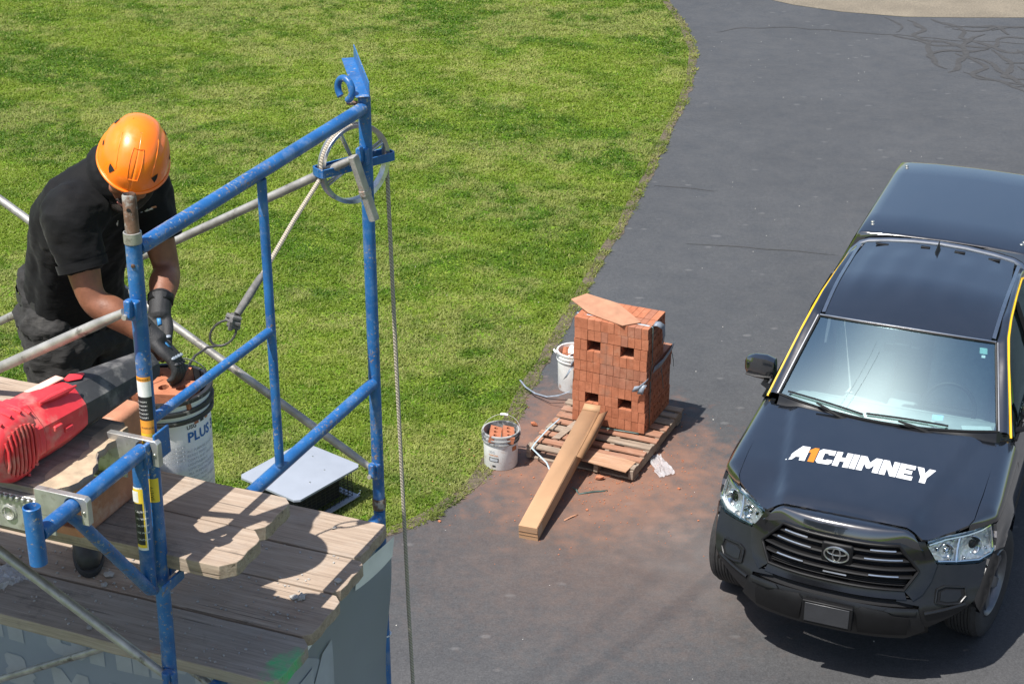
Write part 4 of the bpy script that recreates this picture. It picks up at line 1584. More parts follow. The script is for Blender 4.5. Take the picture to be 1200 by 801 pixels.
xb = -.006
BT = 4.528
MB().tube(bp_([(xb, -.058, BT), (xb, -.518, BT)]), TR, 16).build('top_tube', M_blue, brk)
ep = MB()
ep.lathe([(.0225, 4.452 - 4.05), (.0225, 4.613 - 4.05), (.0195, 4.615 - 4.05), (.0185, 4.612 - 4.05), (.0185, 4.54 - 4.05), (.001, 4.539 - 4.05)], 20, Matrix.Translation((xb, -.536, 0)))
ep.build('end_post', M_blue, brk)
MB().tube(bp_([(xb - .008, -.062, 4.522), (xb - .018, -.062, 4.085)]), TR, 16).build('upright_tube', M_blue, brk)
MB().tube(bp_([(xb, -.405, BT - .012), (xb, -.36, BT - .055), (xb - .008, -.075, 4.092), (xb - .008, -.052, 4.078)]), [.012, .017, .017, .015], 12).build('diagonal_tube', M_blue, brk)
MB().box(bp_([(xb + .016, -.044, 4.515)])[0], (.012, .055, .075)).build('upper_clamp', M_blue, brk, bevel=.003)
MB().box(bp_([(xb + .030, -.005, 4.530)])[0], (.007, .075, .085)).build('upper_clamp', M_blue, brk, bevel=.003)
MB().box(bp_([(xb + .028, -.012, 4.088)])[0], (.008, .110, .034)).build('lower_clamp', M_blue, brk, bevel=.003)
MB().box(bp_([(xb - .036, -.012, 4.088)])[0], (.008, .110, .034)).build('lower_clamp', M_blue, brk, bevel=.003)
# framed instruction label
cxb, cyb = xb - .0145, -.062
for nm, a0, a1, z0, z1, mt, rr_ in (('label_border', -128, -38, 4.225, 4.425, M_stick_w, .0006), ('label_yellow', -128, -46, 4.233, 4.420, M_stick_y, .0010), ('label_black', -128, -56, 4.243, 4.375, M_stick_k, .0014), ('label_white', -128, -60, 4.378, 4.413, M_stick_w, .0014)):
    wrap_label(nm, cxb, cyb, TR + rr_, z0 - 4.05, z1 - 4.05, a0, a1, mt, brk, .0137)
for k in range(5):
    wrap_text('USE WITH' if k % 2 else 'CAUTION', .0085, cxb + .002, cyb, TR + .002, -118, 4.258 + .022 * k - 4.05, M_stick_w, brk)

# ================================================================== PLANKS
def mat_wood(name, c0, c1, c2, green=None, dust=0.35, gscale=1.0):
    m, nt, b = nodes_of(name)
    oi = nt.nodes.new('ShaderNodeObjectInfo')
    tc = nt.nodes.new('ShaderNodeTexCoord')
    ad = nt.nodes.new('ShaderNodeVectorMath')
    ad.operation = 'ADD'
    sc_ = nt.nodes.new('ShaderNodeVectorMath')
    sc_.operation = 'SCALE'
    sc_.inputs[0].default_value = (13.1, 7.7, 3.3)
    nt.links.new(oi.outputs['Random'], sc_.inputs['Scale'])
    nt.links.new(tc.outputs['Object'], ad.inputs[0])
    nt.links.new(sc_.outputs[0], ad.inputs[1])
    mp = nt.nodes.new('ShaderNodeMapping')
    mp.inputs['Scale'].default_value = (1.1 * gscale, 16 * gscale, 16 * gscale)
    nt.links.new(ad.outputs[0], mp.inputs[0])
    g1 = noise_tex(nt, mp.outputs[0], 3.0, 8.0, .68)
    mp2 = nt.nodes.new('ShaderNodeMapping')
    mp2.inputs['Scale'].default_value = (2.5 * gscale, 90 * gscale, 90 * gscale)
    nt.links.new(ad.outputs[0], mp2.inputs[0])
    g2 = noise_tex(nt, mp2.outputs[0], 2.0, 5.0, .7)
    c = ramp(nt, g1, [(.22, c0), (.50, c1), (.80, c2)]).outputs[0]
    c = mixc(nt, 1.0, c, ramp(nt, g2, [(.25, (.72, .70, .68)), (.6, (1.06, 1.05, 1.04))]).outputs[0], 'MULTIPLY')
    st = noise_tex(nt, ad.outputs[0], 7.0, 6.0, .7)
    c = mixc(nt, mathn(nt, 'MULTIPLY', ramp(nt, st, [(.50, (0, 0, 0)), (.68, (1, 1, 1))]).outputs[0], dust), c, (.34, .305, .265))
    st2 = noise_tex(nt, ad.outputs[0], 3.4, 7.0, .75)
    c = mixc(nt, mathn(nt, 'MULTIPLY', ramp(nt, st2, [(.58, (0, 0, 0)), (.70, (1, 1, 1))]).outputs[0], .55), c, (.085, .075, .066))
    st3 = noise_tex(nt, ad.outputs[0], 5.2, 6.0, .7)
    c = mixc(nt, mathn(nt, 'MULTIPLY', ramp(nt, st3, [(.62, (0, 0, 0)), (.72, (1, 1, 1))]).outputs[0], .5), c, (.34, .15, .085))
    ck = noise_tex(nt, mp2.outputs[0], .7, 3.0, .5)
    crk = ramp(nt, ck, [(.30, (1, 1, 1)), (.345, (0, 0, 0))]).outputs[0]
    c = mixc(nt, mathn(nt, 'MULTIPLY', crk, .6), c, (.035, .028, .022))
    if green:
        sx = nt.nodes.new('ShaderNodeSeparateXYZ')
        nt.links.new(tc.outputs['Object'], sx.inputs[0])
        d = nt.nodes.new('ShaderNodeVectorMath')
        d.operation = 'DISTANCE'
        nt.links.new(tc.outputs['Object'], d.inputs[0])
        d.inputs[1].default_value = green
        e = mathn(nt, 'ADD', d.outputs['Value'], mathn(nt, 'MULTIPLY', mathn(nt, 'SUBTRACT', st, .5), .30))
        f = nt.nodes.new('ShaderNodeMapRange')
        f.inputs[1].default_value = .100
        f.inputs[2].default_value = .030
        nt.links.new(e, f.inputs[0])
        c = mixc(nt, f.outputs[0], c, (.05, .50, .17))
    nt.links.new(c, b.inputs['Base Color'])
    b.inputs['Roughness'].default_value = .85
    b.inputs['Specular IOR Level'].default_value = .2
    hh = mathn(nt, 'ADD', mathn(nt, 'MULTIPLY', g2, .7), mathn(nt, 'MULTIPLY', crk, -.8))
    bump(nt, b, hh, .55, .004)
    return m


M_plank = mat_wood('weathered_plank', (.215, .160, .120), (.335, .260, .198), (.44, .36, .285))
M_plank_g = mat_wood('weathered_plank_green_end', (.20, .168, .14), (.31, .262, .217), (.405, .352, .30), green=(.0, -.055, .04))
M_ply = mat_wood('worn_plywood', (.150, .122, .098), (.25, .205, .165), (.345, .295, .24), dust=.7, gscale=.8)


def plank(name_label, x0, x1, y0, y1, z0, z1, clip=.045, mat=None, seed=0, rz=0.0, cat='plank', group='scaffold planks'):
    """A sawn plank with clipped, worn corners; origin at its right end."""
    rnd = random.Random(seed)
    w = y1 - y0
    L_ = x1 - x0
    n = 26
    poly = [(-L_, -w / 2), ]
    front = []
    for i in range(1, n):
        front.append((-L_ + L_ * i / n, -w / 2 + rnd.uniform(-.0025, .0025)))
    c1, c2 = clip * rnd.uniform(.85, 1.15), clip * rnd.uniform(.85, 1.15)
    end = [(-c1, -w / 2), (-.001, -w / 2 + c1), (.003, -w * .2), (-.002, 0), (.002, w * .2), (-.001, w / 2 - c2), (-c2, w / 2)]
    back = []
    for i in range(n - 1, 0, -1):
        back.append((-L_ + L_ * i / n, w / 2 + rnd.uniform(-.0025, .0025)))
    poly = poly + front + end + back + [(-L_, w / 2)]
    o = MB().prism(poly, z0 - z0, z1 - z0).build('plank', mat or M_plank, None, sharp=30, bevel=.0022)
    o.location = sw_(x1, (y0 + y1) / 2, z0)
    o.rotation_euler = (rnd.uniform(-.004, .004), 0, SRZ + rz)
    tag(o, name_label, cat, group)
    return o


DZ0, DZ1 = 3.579, 3.622
plank('grey deck plank farthest from the camera, its sunlit end beside the far post', -2.45, .105, .957, 1.192, DZ0, DZ1, .018, seed=1)
plank('second deck plank from the far post with a sunlit square at its end', -2.45, .140, .737, .944, DZ0 + .001, DZ1 + .001, .020, seed=2)
plank('third deck plank from the far post, littered with mortar crumbs', -2.45, .168, .482, .726, DZ0, DZ1, .026, seed=3)
plank('nearest deck plank with green spray paint on its clipped end', -2.45, .188, .225, .468, DZ0 + .001, DZ1 + .001, .028, M_plank_g, seed=4)
SZ0, SZ1 = 4.121, 4.166
plank('upper shelf plank at the back, below the hanging bucket', -2.45, .185, .214, .410, SZ0, SZ1, .030, seed=5)
plank('upper shelf plank in front, carrying the clay flue block', -2.45, .205, .002, .209, SZ0 + .001, SZ1 + .001, .034, seed=6)
plank('thin tan board lying under a thicker plank end beside the blower', -2.2, -.385, -.005, .110, 4.548, 4.570, .008, seed=7, group='boards on the platform')
plank('thick grey plank end on top of the tan board at the left edge', -2.2, -.375, -.085, .0, 4.560, 4.602, .012, seed=8, group='boards on the platform')

# ================================================================== ALUMINIUM PLATFORM
pf = empty('hook_platform', sw_(-1.0, -.2, 4.41), SRZ)
tag(pf, 'aluminium walk platform with a splintered plywood deck hooked on the side bracket', 'platform')
IP = lambda x, y, z: Vector((x + 1.0, y + .2, z - 4.41))
for nm, yy in (('near', -.365), ('far', -.035)):
    rl = MB()
    rl.box(IP(-1.10, yy, 4.465), (1.96, .010, .104))
    rl.box(IP(-1.10, yy + (.012 if yy < -.2 else -.012), 4.514), (1.96, .030, .008))
    rl.box(IP(-1.10, yy + (.010 if yy < -.2 else -.010), 4.417), (1.96, .026, .008))
    r_ = rl.build('side_rail', M_alu, pf, bevel=.0015)
    hk = MB()
    hx = xb + .0
    # hook plate over the tube, cut with a round throat
    th = [(-.085, .055), (-.085, -.040), (-.045, -.040)]
    th = [(-.115, .030), (-.115, -.045), (-.060, -.045), (-.026, -.022)]
    th += [(.0255 * math.cos(R(a)), .0255 * math.sin(R(a)) + .0) for a in range(200, -21, -20)]
    th += [(.026, -.048), (.046, -.048), (.046, .022), (.038, .030)]
    mm = Matrix.Translation(IP(hx, yy - .004, BT)) @ Matrix(((1, 0, 0, 0), (0, 0, -1, 0), (0, 1, 0, 0), (0, 0, 0, 1)))
    hk.prism(th, -.010, .010, mm)
    h_ = hk.build('end_hook', M_alu, pf, bevel=.0015)
    MB().lathe([(.0055, 0), (.004, .003), (.0005, .0035)], 10, Matrix.Translation(IP(hx + .034, yy - .0145, BT - .012)) @ Matrix.Rotation(R(90), 4, 'X')).build('rivet', M_bolt, h_)
    MB().box(IP(hx - .09, yy - .0105, BT - .06), (.055, .005, .085)).build('gusset', M_alu, h_, bevel=.002)
    for k in range(9):
        MB().box(IP(-.125 - .018 * k, yy + (-.0105 if yy < -.2 else .0105), 4.512), (.010, .014, .014)).build('rail_rib', M_alu, r_, bevel=.003)
for k in range(6):
    xx = -.215 - .33 * k
    o = MB()
    o.lathe([(.019, -.178), (.019, .178)], 18, Matrix.Translation(IP(xx, -.20, 4.462)) @ Matrix.Rotation(R(90), 4, 'X'))
    ru = o.build('rung_tube', M_alu, pf)
    for sgn in (-1, 1):
        MB().tube([IP(xx + .0195 * math.cos(t), -.20 + sgn * .1705, 4.462 + .0195 * math.sin(t)) for t in [2 * math.pi * i / 20 for i in range(20)]], .0045, 8, closed=True).build('rung_flare', M_alu, ru)
# plywood with a broken edge
rnd = random.Random(5)
pe = [(-2.08, -.352), (-.160, -.352)]
yy = -.350
while yy < .045:
    pe.append((-.088 + .030 * math.sin(yy * 21) + rnd.uniform(-.008, .008) - (.05 if yy > -.02 else 0), yy))
    yy += .022
pe += [(-.13, .05), (-2.08, .05)]
plyo = MB().prism([(x + 1.0, y + .2) for x, y in pe], 4.519 - 4.41, 4.538 - 4.41).build('plywood_deck', M_ply, pf, sharp=30, bevel=.0015)
M_ply2 = simple('raw_plywood_veneer', (.38, .29, .195), .85, var=.22, scale=30, bmp=.3)
pe2 = [(-.165, -.340), (-.12, -.352)]
yy = -.335
while yy < .03:
    pe2.append((-.074 + .026 * math.sin(yy * 21 + .4) + rnd.uniform(-.007, .007) - (.05 if yy > -.02 else 0), yy))
    yy += .026
pe2 += [(-.16, .03), (-.165, -.06)]
yy = -.06
while yy > -.32:
    pe2.append((-.150 + .022 * math.sin(yy * 33) + rnd.uniform(-.012, .012), yy))
    yy -= .028
MB().prism([(x + 1.0, y + .2) for x, y in pe2], 4.5185 - 4.41, 4.5395 - 4.41).build('torn_veneer', M_ply2, pf, sharp=30)

# ================================================================== BLOWER
bl = empty('hand_blower', sw_(-.2, -.1, 4.54), SRZ)
tag(bl, 'red handheld blower with a black nozzle lying on the plywood', 'blower')
M_red = simple('dusty_red_plastic', (.62, .035, .045), .45, var=.15, scale=18, bmp=.06, col2=(.50, .30, .23), thr=(.54, .80), chip_scale=10)
M_noz = simple('scuffed_black_rubber', (.035, .036, .038), .65, var=.3, scale=16, bmp=.2, col2=(.17, .165, .155), thr=(.52, .72), chip_scale=12)
LB = lambda x, y, z: Vector((x + .2, y + .1, z - 4.54))
B0, B1 = LB(-.262, -.40, 4.640), LB(-.172, .250, 4.618)
ax = (B1 - B0).normalized()
rtv = ax.cross(Vector((0, 0, 1))).normalized()
upb = rtv.cross(ax)
BL = (B1 - B0).length


def oct_sec(t, rx, rz_, dz=0.0, sq=.82, n=24):
    c = B0 + ax * (t * BL)
    out = []
    for j in range(n):
        a = 2 * math.pi * (j + .5) / n
        ca, sa = math.cos(a), math.sin(a)
        # rounded octagon
        k = 1.0 / max(abs(ca), abs(sa), (abs(ca) + abs(sa)) * .7071 * 1.03)
        k = 1 + (k - 1) * sq
        out.append(c + rtv * (rx * ca * k) + upb * (rz_ * sa * k + dz))
    return out


MB().loft([oct_sec(.21, .074, .080), oct_sec(.235, .086, .088), oct_sec(.30, .087, .088), oct_sec(.40, .083, .085), oct_sec(.455, .079, .080), oct_sec(.49, .075, .076), oct_sec(.50, .069, .070)]).build('motor_housing', M_red, bl, sharp=28, bevel=.002)
MB().loft([oct_sec(.48, .070, .070), oct_sec(.505, .075, .075), oct_sec(.60, .071, .071), oct_sec(.76, .060, .061), oct_sec(.90, .051, .052), oct_sec(.985, .046, .047), oct_sec(1.0, .043, .044), oct_sec(.995, .036, .037), oct_sec(.90, .034, .035)]).build('nozzle', M_noz, bl, sharp=28, bevel=.002)
# fan housing, a drum lying across the body
fc = B0 + ax * .075
MD = Matrix((( rtv.x, ax.x, upb.x, fc.x), (rtv.y, ax.y, upb.y, fc.y), (rtv.z, ax.z, upb.z, fc.z), (0, 0, 0, 1)))
FX = Matrix(((0, 0, 1, 0), (1, 0, 0, 0), (0, 1, 0, 0), (0, 0, 0, 1)))
fan = MB().lathe([(.0005, -.080), (.050, -.080), (.078, -.074), (.094, -.056), (.099, -.03), (.099, .03), (.094, .056), (.078, .074), (.050, .080), (.0005, .080)], 40, MD @ FX).build('fan_housing', M_red, bl, sharp=50)
for sgn in (1, -1):
    MB().lathe([(.066, sgn * .0795), (.060, sgn * .070), (.0005, sgn * .070)], 32, MD @ FX).build('intake_well', M_void, fan)
    for k in range(9):
        yy = -.056 + .014 * k
        h_ = math.sqrt(max(0, .070 ** 2 - yy ** 2))
        MB().tube([MD @ Vector((sgn * .079, yy, -h_)), MD @ Vector((sgn * .0865, yy, -h_ * .5)), MD @ Vector((sgn * .0865, yy, h_ * .5)), MD @ Vector((sgn * .079, yy, h_))], .0042, 6).build('intake_rib', M_red, fan)
# cooling ribs over the rear of the drum and a collar
for k in range(12):
    a = R(20 + 21 * k)
    p = [MD @ Vector((w, -.0995 * math.cos(a) * (1 if abs(w) < .05 else .965), .0995 * math.sin(a) * (1 if abs(w) < .05 else .965))) for w in (-.062, -.045, 0, .045, .062)]
    MB().tube(p, .0046, 6).build('cooling_rib', M_red, fan)
MB().loft([oct_sec(.175, .079, .084), oct_sec(.185, .089, .092), oct_sec(.222, .090, .092), oct_sec(.232, .086, .088)]).build('collar_band', M_red, bl, sharp=28)
gm = Matrix((( ax.x, rtv.x, upb.x), (ax.y, rtv.y, upb.y), (ax.z, rtv.z, upb.z)))
for t, sx_, hh_ in ((.36, .074, -.004), (.30, .076, .016)):
    MB().box(B0 + ax * (t * BL) + rtv * (sx_ + .012) + upb * hh_, (.030, .010, .016), gm).build('side_button', M_red, bl, bevel=.003)
MB().tube([B0 + ax * (t * BL) + rtv * .048 + upb * (.084 - .02 * (t - .28)) for t in (.27, .34, .42, .48)], [.004, .009, .009, .003], 8).build('grip_ridge', M_red, bl)
MB().box(B0 + ax * (.41 * BL) + rtv * -.022 + upb * .084, (.12, .030, .004), gm).build('warning_patch', simple('pale_scuffed_patch', (.72, .42, .34), .6, var=.2), bl, bevel=.002)
MB().tube([B0 + ax * (t * BL) + upb * (.080 - .05 * (t - .5)) for t in (.50, .55, .60)], [.010, .024, .006], 10, flat=.25).build('logo_patch', M_red, bl)

# ================================================================== CLAY FLUE BLOCK
M_clay = simple('fired_clay', (.43, .185, .105), .85, var=.2, scale=14, bmp=.3, col2=(.55, .33, .24), thr=(.55, .72), chip_scale=9)
fl_ = empty('clay_flue_block', sw_(-.42, .15, 4.167), SRZ)
tag(fl_, 'hollow terracotta flue block on the upper shelf under the platform', 'flue block')
fw, fh, fd, wt = .33, .285, .33, .028
rnd = random.Random(11)


def rsq(hw, hh, r, y):
    out = []
    for cx_, cz_, a0 in ((hw - r, hh - r, 0), (-hw + r, hh - r, 90), (-hw + r, -hh + r, 180), (hw - r, -hh + r, 270)):
        for k in range(5):
            a = R(a0 + 22.5 * k)
            out.append((cx_ + r * math.cos(a), y, fh / 2 + cz_ + r * math.sin(a)))
    return out


o_, i_ = (fw / 2, fh / 2, .022), (fw / 2 - wt, fh / 2 - wt, .016)
MB().loft([rsq(*i_, -fd / 2 + .01), rsq(*i_, -fd / 2), rsq(*o_, -fd / 2), rsq(*o_, fd / 2), rsq(*i_, fd / 2), rsq(*i_, -fd / 2 + .01)], cap=False).build('clay_shell', M_clay, fl_, sharp=50, bevel=.003)

# ================================================================== BRICKS AND BUCKETS
def mat_brick(name, c0, c1, c2):
    m, nt, b = nodes_of(name)
    oi = nt.nodes.new('ShaderNodeObjectInfo')
    v = mapped(nt, 1.0, True)
    n1 = noise_tex(nt, v, 22.0, 5.0, .65)
    c = ramp(nt, oi.outputs['Random'], [(0, c0), (.5, c1), (1, c2)]).outputs[0]
    c = mixc(nt, 1.0, c, ramp(nt, n1, [(.3, (.80, .78, .76)), (.7, (1.16, 1.16, 1.16))]).outputs[0], 'MULTIPLY')
    n2 = noise_tex(nt, v, 7.0, 6.0, .7)
    c = mixc(nt, mathn(nt, 'MULTIPLY', ramp(nt, n2, [(.56, (0, 0, 0)), (.70, (1, 1, 1))]).outputs[0], .35), c, (.46, .26, .17))
    n3 = noise_tex(nt, v, 3.1, 4.0, .6)
    c = mixc(nt, mathn(nt, 'MULTIPLY', ramp(nt, n3, [(.58, (0, 0, 0)), (.68, (1, 1, 1))]).outputs[0], .45), c, (.21, .15, .115))
    nt.links.new(c, b.inputs['Base Color'])
    b.inputs['Roughness'].default_value = .9
    b.inputs['Specular IOR Level'].default_value = .15
    bump(nt, b, noise_tex(nt, v, 130.0, 4.0, .7), .5, .003)
    return m


M_brick = mat_brick('red_brick', (.345, .125, .066), (.375, .140, .075), (.405, .156, .085))


def brick_mesh(lx, ly, lz, name, holes=True):
    """Brick with three round cores running along z (lx long, ly wide, lz the cored height)."""
    mb = MB()
    n = 8
    if not holes:
        mb.box((0, 0, lz / 2), (lx, ly, lz))
        return mb
    xs = [-lx / 2, -lx / 6, lx / 6, lx / 2]
    r = min(ly * .20, .019)
    for z, flip in ((0, True), (lz, False)):
        for k in range(3):
            x0, x1 = xs[k], xs[k + 1]
            cx_ = (x0 + x1) / 2 * .92
            outer = []
            for a in range(n):
                t = 2 * math.pi * a / n
                ca, sa = math.cos(t), math.sin(t)
                outer.append((x1 if ca > .38 else x0 if ca < -.38 else (x0 + x1) / 2, ly / 2 if sa > .38 else -ly / 2 if sa < -.38 else 0))
            vs = [(x, y, z) for x, y in outer] + [(cx_ + r * math.cos(2 * math.pi * a / n), r * math.sin(2 * math.pi * a / n), z) for a in range(n)]
            fs = []
            for a in range(n):
                b = (a + 1) % n
                q = (a, b, n + b, n + a)
                fs.append(q[::-1] if flip else q)
            mb.add(vs, fs)
    for k in range(3):
        cx_ = (xs[k] + xs[k + 1]) / 2 * .92
        vs = [(cx_ + r * math.cos(2 * math.pi * a / n), r * math.sin(2 * math.pi * a / n), z) for z in (0, lz) for a in range(n)]
        mb.add(vs, [((a + 1) % n, a, n + a, n + (a + 1) % n) for a in range(n)])
    h = lz
    mb.add([(-lx / 2, -ly / 2, 0), (lx / 2, -ly / 2, 0), (lx / 2, ly / 2, 0), (-lx / 2, ly / 2, 0), (-lx / 2, -ly / 2, h), (lx / 2, -ly / 2, h), (lx / 2, ly / 2, h), (-lx / 2, ly / 2, h)],
           [(0, 1, 5, 4), (1, 2, 6, 5), (2, 3, 7, 6), (3, 0, 4, 7)])
    return mb


BRICK_ME = brick_mesh(.194, .0892, .0550, 'brick').mesh('brick', 30, False)
BRICK_ME.materials.append(M_brick)


def pail(loc, label, H_=.37, rt=.150, rb_=.131, body=None, rim=None, handle=True, group=None, rz=0.0, flop=1, tilt=(0, 0)):
    root = empty('bucket', loc, rot=(tilt[0], tilt[1], rz))
    tag(root, label, 'bucket', group)
    pr = [(.0005, .004), (rb_ - .01, .004), (rb_, 0), (rb_ + .002, .004), (rt - .012, H_ - .085), (rt - .010, H_ - .085), (rt - .010, H_ - .05), (rt - .009, H_ - .012)]
    bd = MB().lathe([(.0005, .010), (rb_ - .006, .010), (rt - .014, H_)], 48).build('bucket_lining', rim, root)
    b = MB().lathe(pr, 48).build('bucket_body', body, root)
    rg = MB()
    for zc, ex_ in ((H_ - .006, .0), (H_ - .040, .002), (H_ - .072, -.001)):
        rg.lathe([(rt - .014, zc - .007), (rt + ex_, zc - .007), (rt + ex_ + .001, zc), (rt + ex_ - .001, zc + .006), (rt - .014, zc + .006)], 48)
    rg.build('rim_rings', rim, root)
    if handle:
        pts = []
        for k in range(17):
            t = math.pi * k / 16
            yv = math.cos(t) * (rt + .006)
            l_ = math.sin(t) * (rt + .03)
            pts.append((l_ * math.sin(R(flop)), yv, H_ - .035 + l_ * math.cos(R(flop))))
        hd = MB().tube(pts, .0022, 6).build('wire_handle', M_galv, root)
        MB().tube(pts[7:10], .010, 10).build('grip', M_white, hd)
    return root, b


M_pailw = simple('white_bucket_plastic', (.74, .745, .74), .4, var=.08, scale=9, col2=(.45, .32, .24), thr=(.63, .75), chip_scale=11)
M_pailw2 = simple('dirty_white_bucket_plastic', (.66, .655, .63), .45, var=.12, scale=9, col2=(.42, .25, .16), thr=(.56, .72), chip_scale=13)
M_pailk = simple('black_bucket_rim', (.022, .022, .024), .4, var=.3, col2=(.25, .24, .22), thr=(.60, .72))
M_pailg = simple('grey_bucket_rim', (.30, .30, .29), .5, var=.25, col2=(.08, .08, .08), thr=(.5, .56), chip_scale=8)
M_blueink = simple('blue_print', (.02, .13, .38), .5)
M_greyink = simple('grey_print', (.38, .40, .42), .5)
M_kink = simple('black_print', (.03, .03, .03), .5)


def pail_text(body, s, size, ang0, z0, H_, rt, rb_, mat, bold=0.0):
    vs, fs = text_mesh(s, size, bold)
    out = []
    for x, y in vs:
        z = z0 + y
        r = rb_ + .002 + (rt - .012 - rb_ - .002) * z / (H_ - .085) + .0012
        a = ang0 + x / r
        out.append((r * math.cos(a), r * math.sin(a), z))
    MB().add(out, fs).build('lettering', mat, body, sharp=0, fixn=False)


# hanging bucket at the scaffold: text turned to the right-hand side seen from the camera
root, b = pail(PB, 'white bucket with black rim and blue PLUS 3 lettering held at the scaffold', .37, body=M_pailw, rim=M_pailk, flop=66, rz=R(35), handle=False)
root.rotation_euler = (0, 0, 0)
va = math.atan2(-PB.y, -PB.x)              # towards the camera
pail_text(b, 'PLUS 3', .046, va + R(24), .222, .37, .150, .131, M_blueink, .0012)
pail_text(b, 'USG', .019, va + R(24), .266, .37, .150, .131, M_kink, .0004)
for k in range(11):
    pail_text(b, ['ALL PURPOSE JOINT COMPOUND', 'READY MIXED', 'COATS AND FINISHES', 'LIGHTWEIGHT', 'LOW DUST FORMULA'][k % 5], .0125, va + R(22), .185 - .0155 * k, .37, .150, .131, M_greyink)
    if k < 4:
        pail_text(b, 'NET CONTENTS', .011, va - R(14), .205 - .015 * k, .37, .150, .131, M_greyink)
for k in range(3):
    pail_text(b, 'RECYCLE', .013, va - R(16), .070 - .018 * k, .37, .150, .131, M_greyink)
for k, (dx, dz, m_) in enumerate(((.050, .290, M_brick), (.062, .285, M_kink), (.085, .289, M_orange))):
    zz = .276
    rr_ = .131 + .002 + (.138 - .133) * zz / .285 + .0014
    a0 = va + R(36 + 10 * k)
    MB().grid(lambda u, v: (rr_ * math.cos(a0 + u * .12), rr_ * math.sin(a0 + u * .12), zz + .012 * v), 3, 1).build('label_mark', m_, b, sharp=0)
pts = []
for k in range(17):
    t = math.pi * k / 16
    pts.append((.156 * math.cos(t) * .8, .156 * math.cos(t) * .6, .335 + .115 * math.sin(t)))
MB().tube(pts, .0022, 6).build('wire_handle', M_galv, root)
for k, (dx, dy, rz_, tz, ax_) in enumerate(((.015, -.045, .10, .265, 0), (-.02, .050, .18, .262, 0))):
    o = put('brick', BRICK_ME)
    o.location = PB + Vector((dx, dy, tz + .062))
    o.rotation_euler = (R(4), R(-5), rz_ - .35)
    tag(o, ['cored brick lying across the scaffold bucket under the glove', 'cored brick behind another in the scaffold bucket'][k], 'brick', 'bricks in the scaffold bucket')

# ================================================================== BANNER UNDER THE DECK
def mat_banner():
    m, nt, b = nodes_of('grey_mesh_banner')
    v = mapped(nt, 1.0)
    n = noise_tex(nt, v, 2.0, 4.0)
    nt.links.new(ramp(nt, n, [(.3, (.19, .21, .24)), (.7, (.235, .26, .29))]).outputs[0], b.inputs['Base Color'])
    b.inputs['Roughness'].default_value = .5
    tr = nt.nodes.new('ShaderNodeBsdfTranslucent')
    tr.inputs[0].default_value = (.34, .37, .42, 1)
    mx = nt.nodes.new('ShaderNodeMixShader')
    mx.inputs[0].default_value = .35
    nt.links.new(b.outputs[0], mx.inputs[1])
    nt.links.new(tr.outputs[0], mx.inputs[2])
    nt.links.new(mx.outputs[0], nt.nodes['Material Output'].inputs[0])
    return m


M_ban = mat_banner()
M_banl = simple('pale_banner_print', (.34, .36, .39), .5, var=.1)
M_banw = simple('white_banner_hem', (.70, .70, .68), .55, var=.08)
bn = empty('company_banner', sw_(0, 1.33, 1.3), SRZ)
tag(bn, 'dark grey company banner with pale lettering tied below the deck', 'banner')
BNZ = 1.3


def bend(x, z, off=0.0):
    return (x, YW + .035 - 1.33 - off + .012 * math.sin(x * 5 + z * 2) + .008 * math.sin(z * 9), z - BNZ)


def side(y, z, off=0.0):
    g = .020 * math.sin(y * 7 + z * 3) + .012 * math.sin(z * 8)
    t = (y - .02) / 1.3
    return (.034 + off + g * .8, y - 1.33, z - BNZ)


MB().grid(lambda u, v: bend(lerp(-2.1, -.03, u), lerp(1.3, 3.46, v)), 50, 40).build('banner_cloth', M_ban, bn, sharp=0, fixn=False)
MB().grid(lambda u, v: side(lerp(.03, 1.315, u), lerp(1.3, 3.47 - .03 * math.sin(math.pi * u), v)), 36, 40).build('banner_cloth', M_ban, bn, sharp=0, fixn=False)
MB().grid(lambda u, v: side(lerp(1.06, 1.312, u), lerp(3.40 + .05 * (u - .5) ** 2, 3.50, v), .006 + .012 * v), 14, 6).build('banner_flap', M_banw, bn, sharp=0)
MB().grid(lambda u, v: side(lerp(.03, .80, u), lerp(3.425, 3.455, v), .005), 14, 2).build('banner_hem', M_banw, bn, sharp=0)


def ban_letters(s, h, x0, z0, fn, gap=1.0, hint=(0, -1, 0)):
    x = x0
    for ch in s:
        polys, adv = GL[ch]
        for pl_ in polys:
            surf_patch('banner_letter', [(x + p[0] * h, z0 + p[1] * h) for p in pl_], fn, M_banl, bn, .06, 0, hint)
        x += adv * h * gap


ban_letters('A1 CHIMNEY', .235, -2.06, 2.545, lambda x, z: bend(x, z, .004), 1.0)
ban_letters('& MASONRY', .165, -1.84, 2.300, lambda x, z: bend(x, z, .004), 1.0)
# round emblem with the A1 on the side panel
circ = [(.47 + .43 * math.cos(2 * math.pi * k / 40), 2.95 + .50 * math.sin(2 * math.pi * k / 40)) for k in range(40)]
surf_patch('banner_roundel', circ, lambda y, z: side(y, z, .004), simple('mid_grey_banner_print', (.29, .31, .34), .5, var=.1), bn, .06, 0, (1, 0, 0))
ban_letters('A', .36, .30, 2.99, lambda y, z: side(y, z, .008), 1.0, (1, 0, 0))
ban_letters('1', .36, .68, 2.99, lambda y, z: side(y, z, .008), 1.0, (1, 0, 0))
for z in (3.36, 3.05, 2.75, 2.3, 1.8):
    MB().tube([sw_(.0 + .026 * math.cos(t), YW + .026 * math.sin(t), z) - sw_(0, 1.33, 1.3) for t in [i * .6 for i in range(11)]], .003, 5).build('zip_tie', M_white, bn).rotation_euler = (0, 0, -SRZ)

# ================================================================== CRUMBS ON THE DECK
M_mort = simple('mortar_crumb', (.36, .34, .31), .9, var=.2, scale=40, bmp=.4)


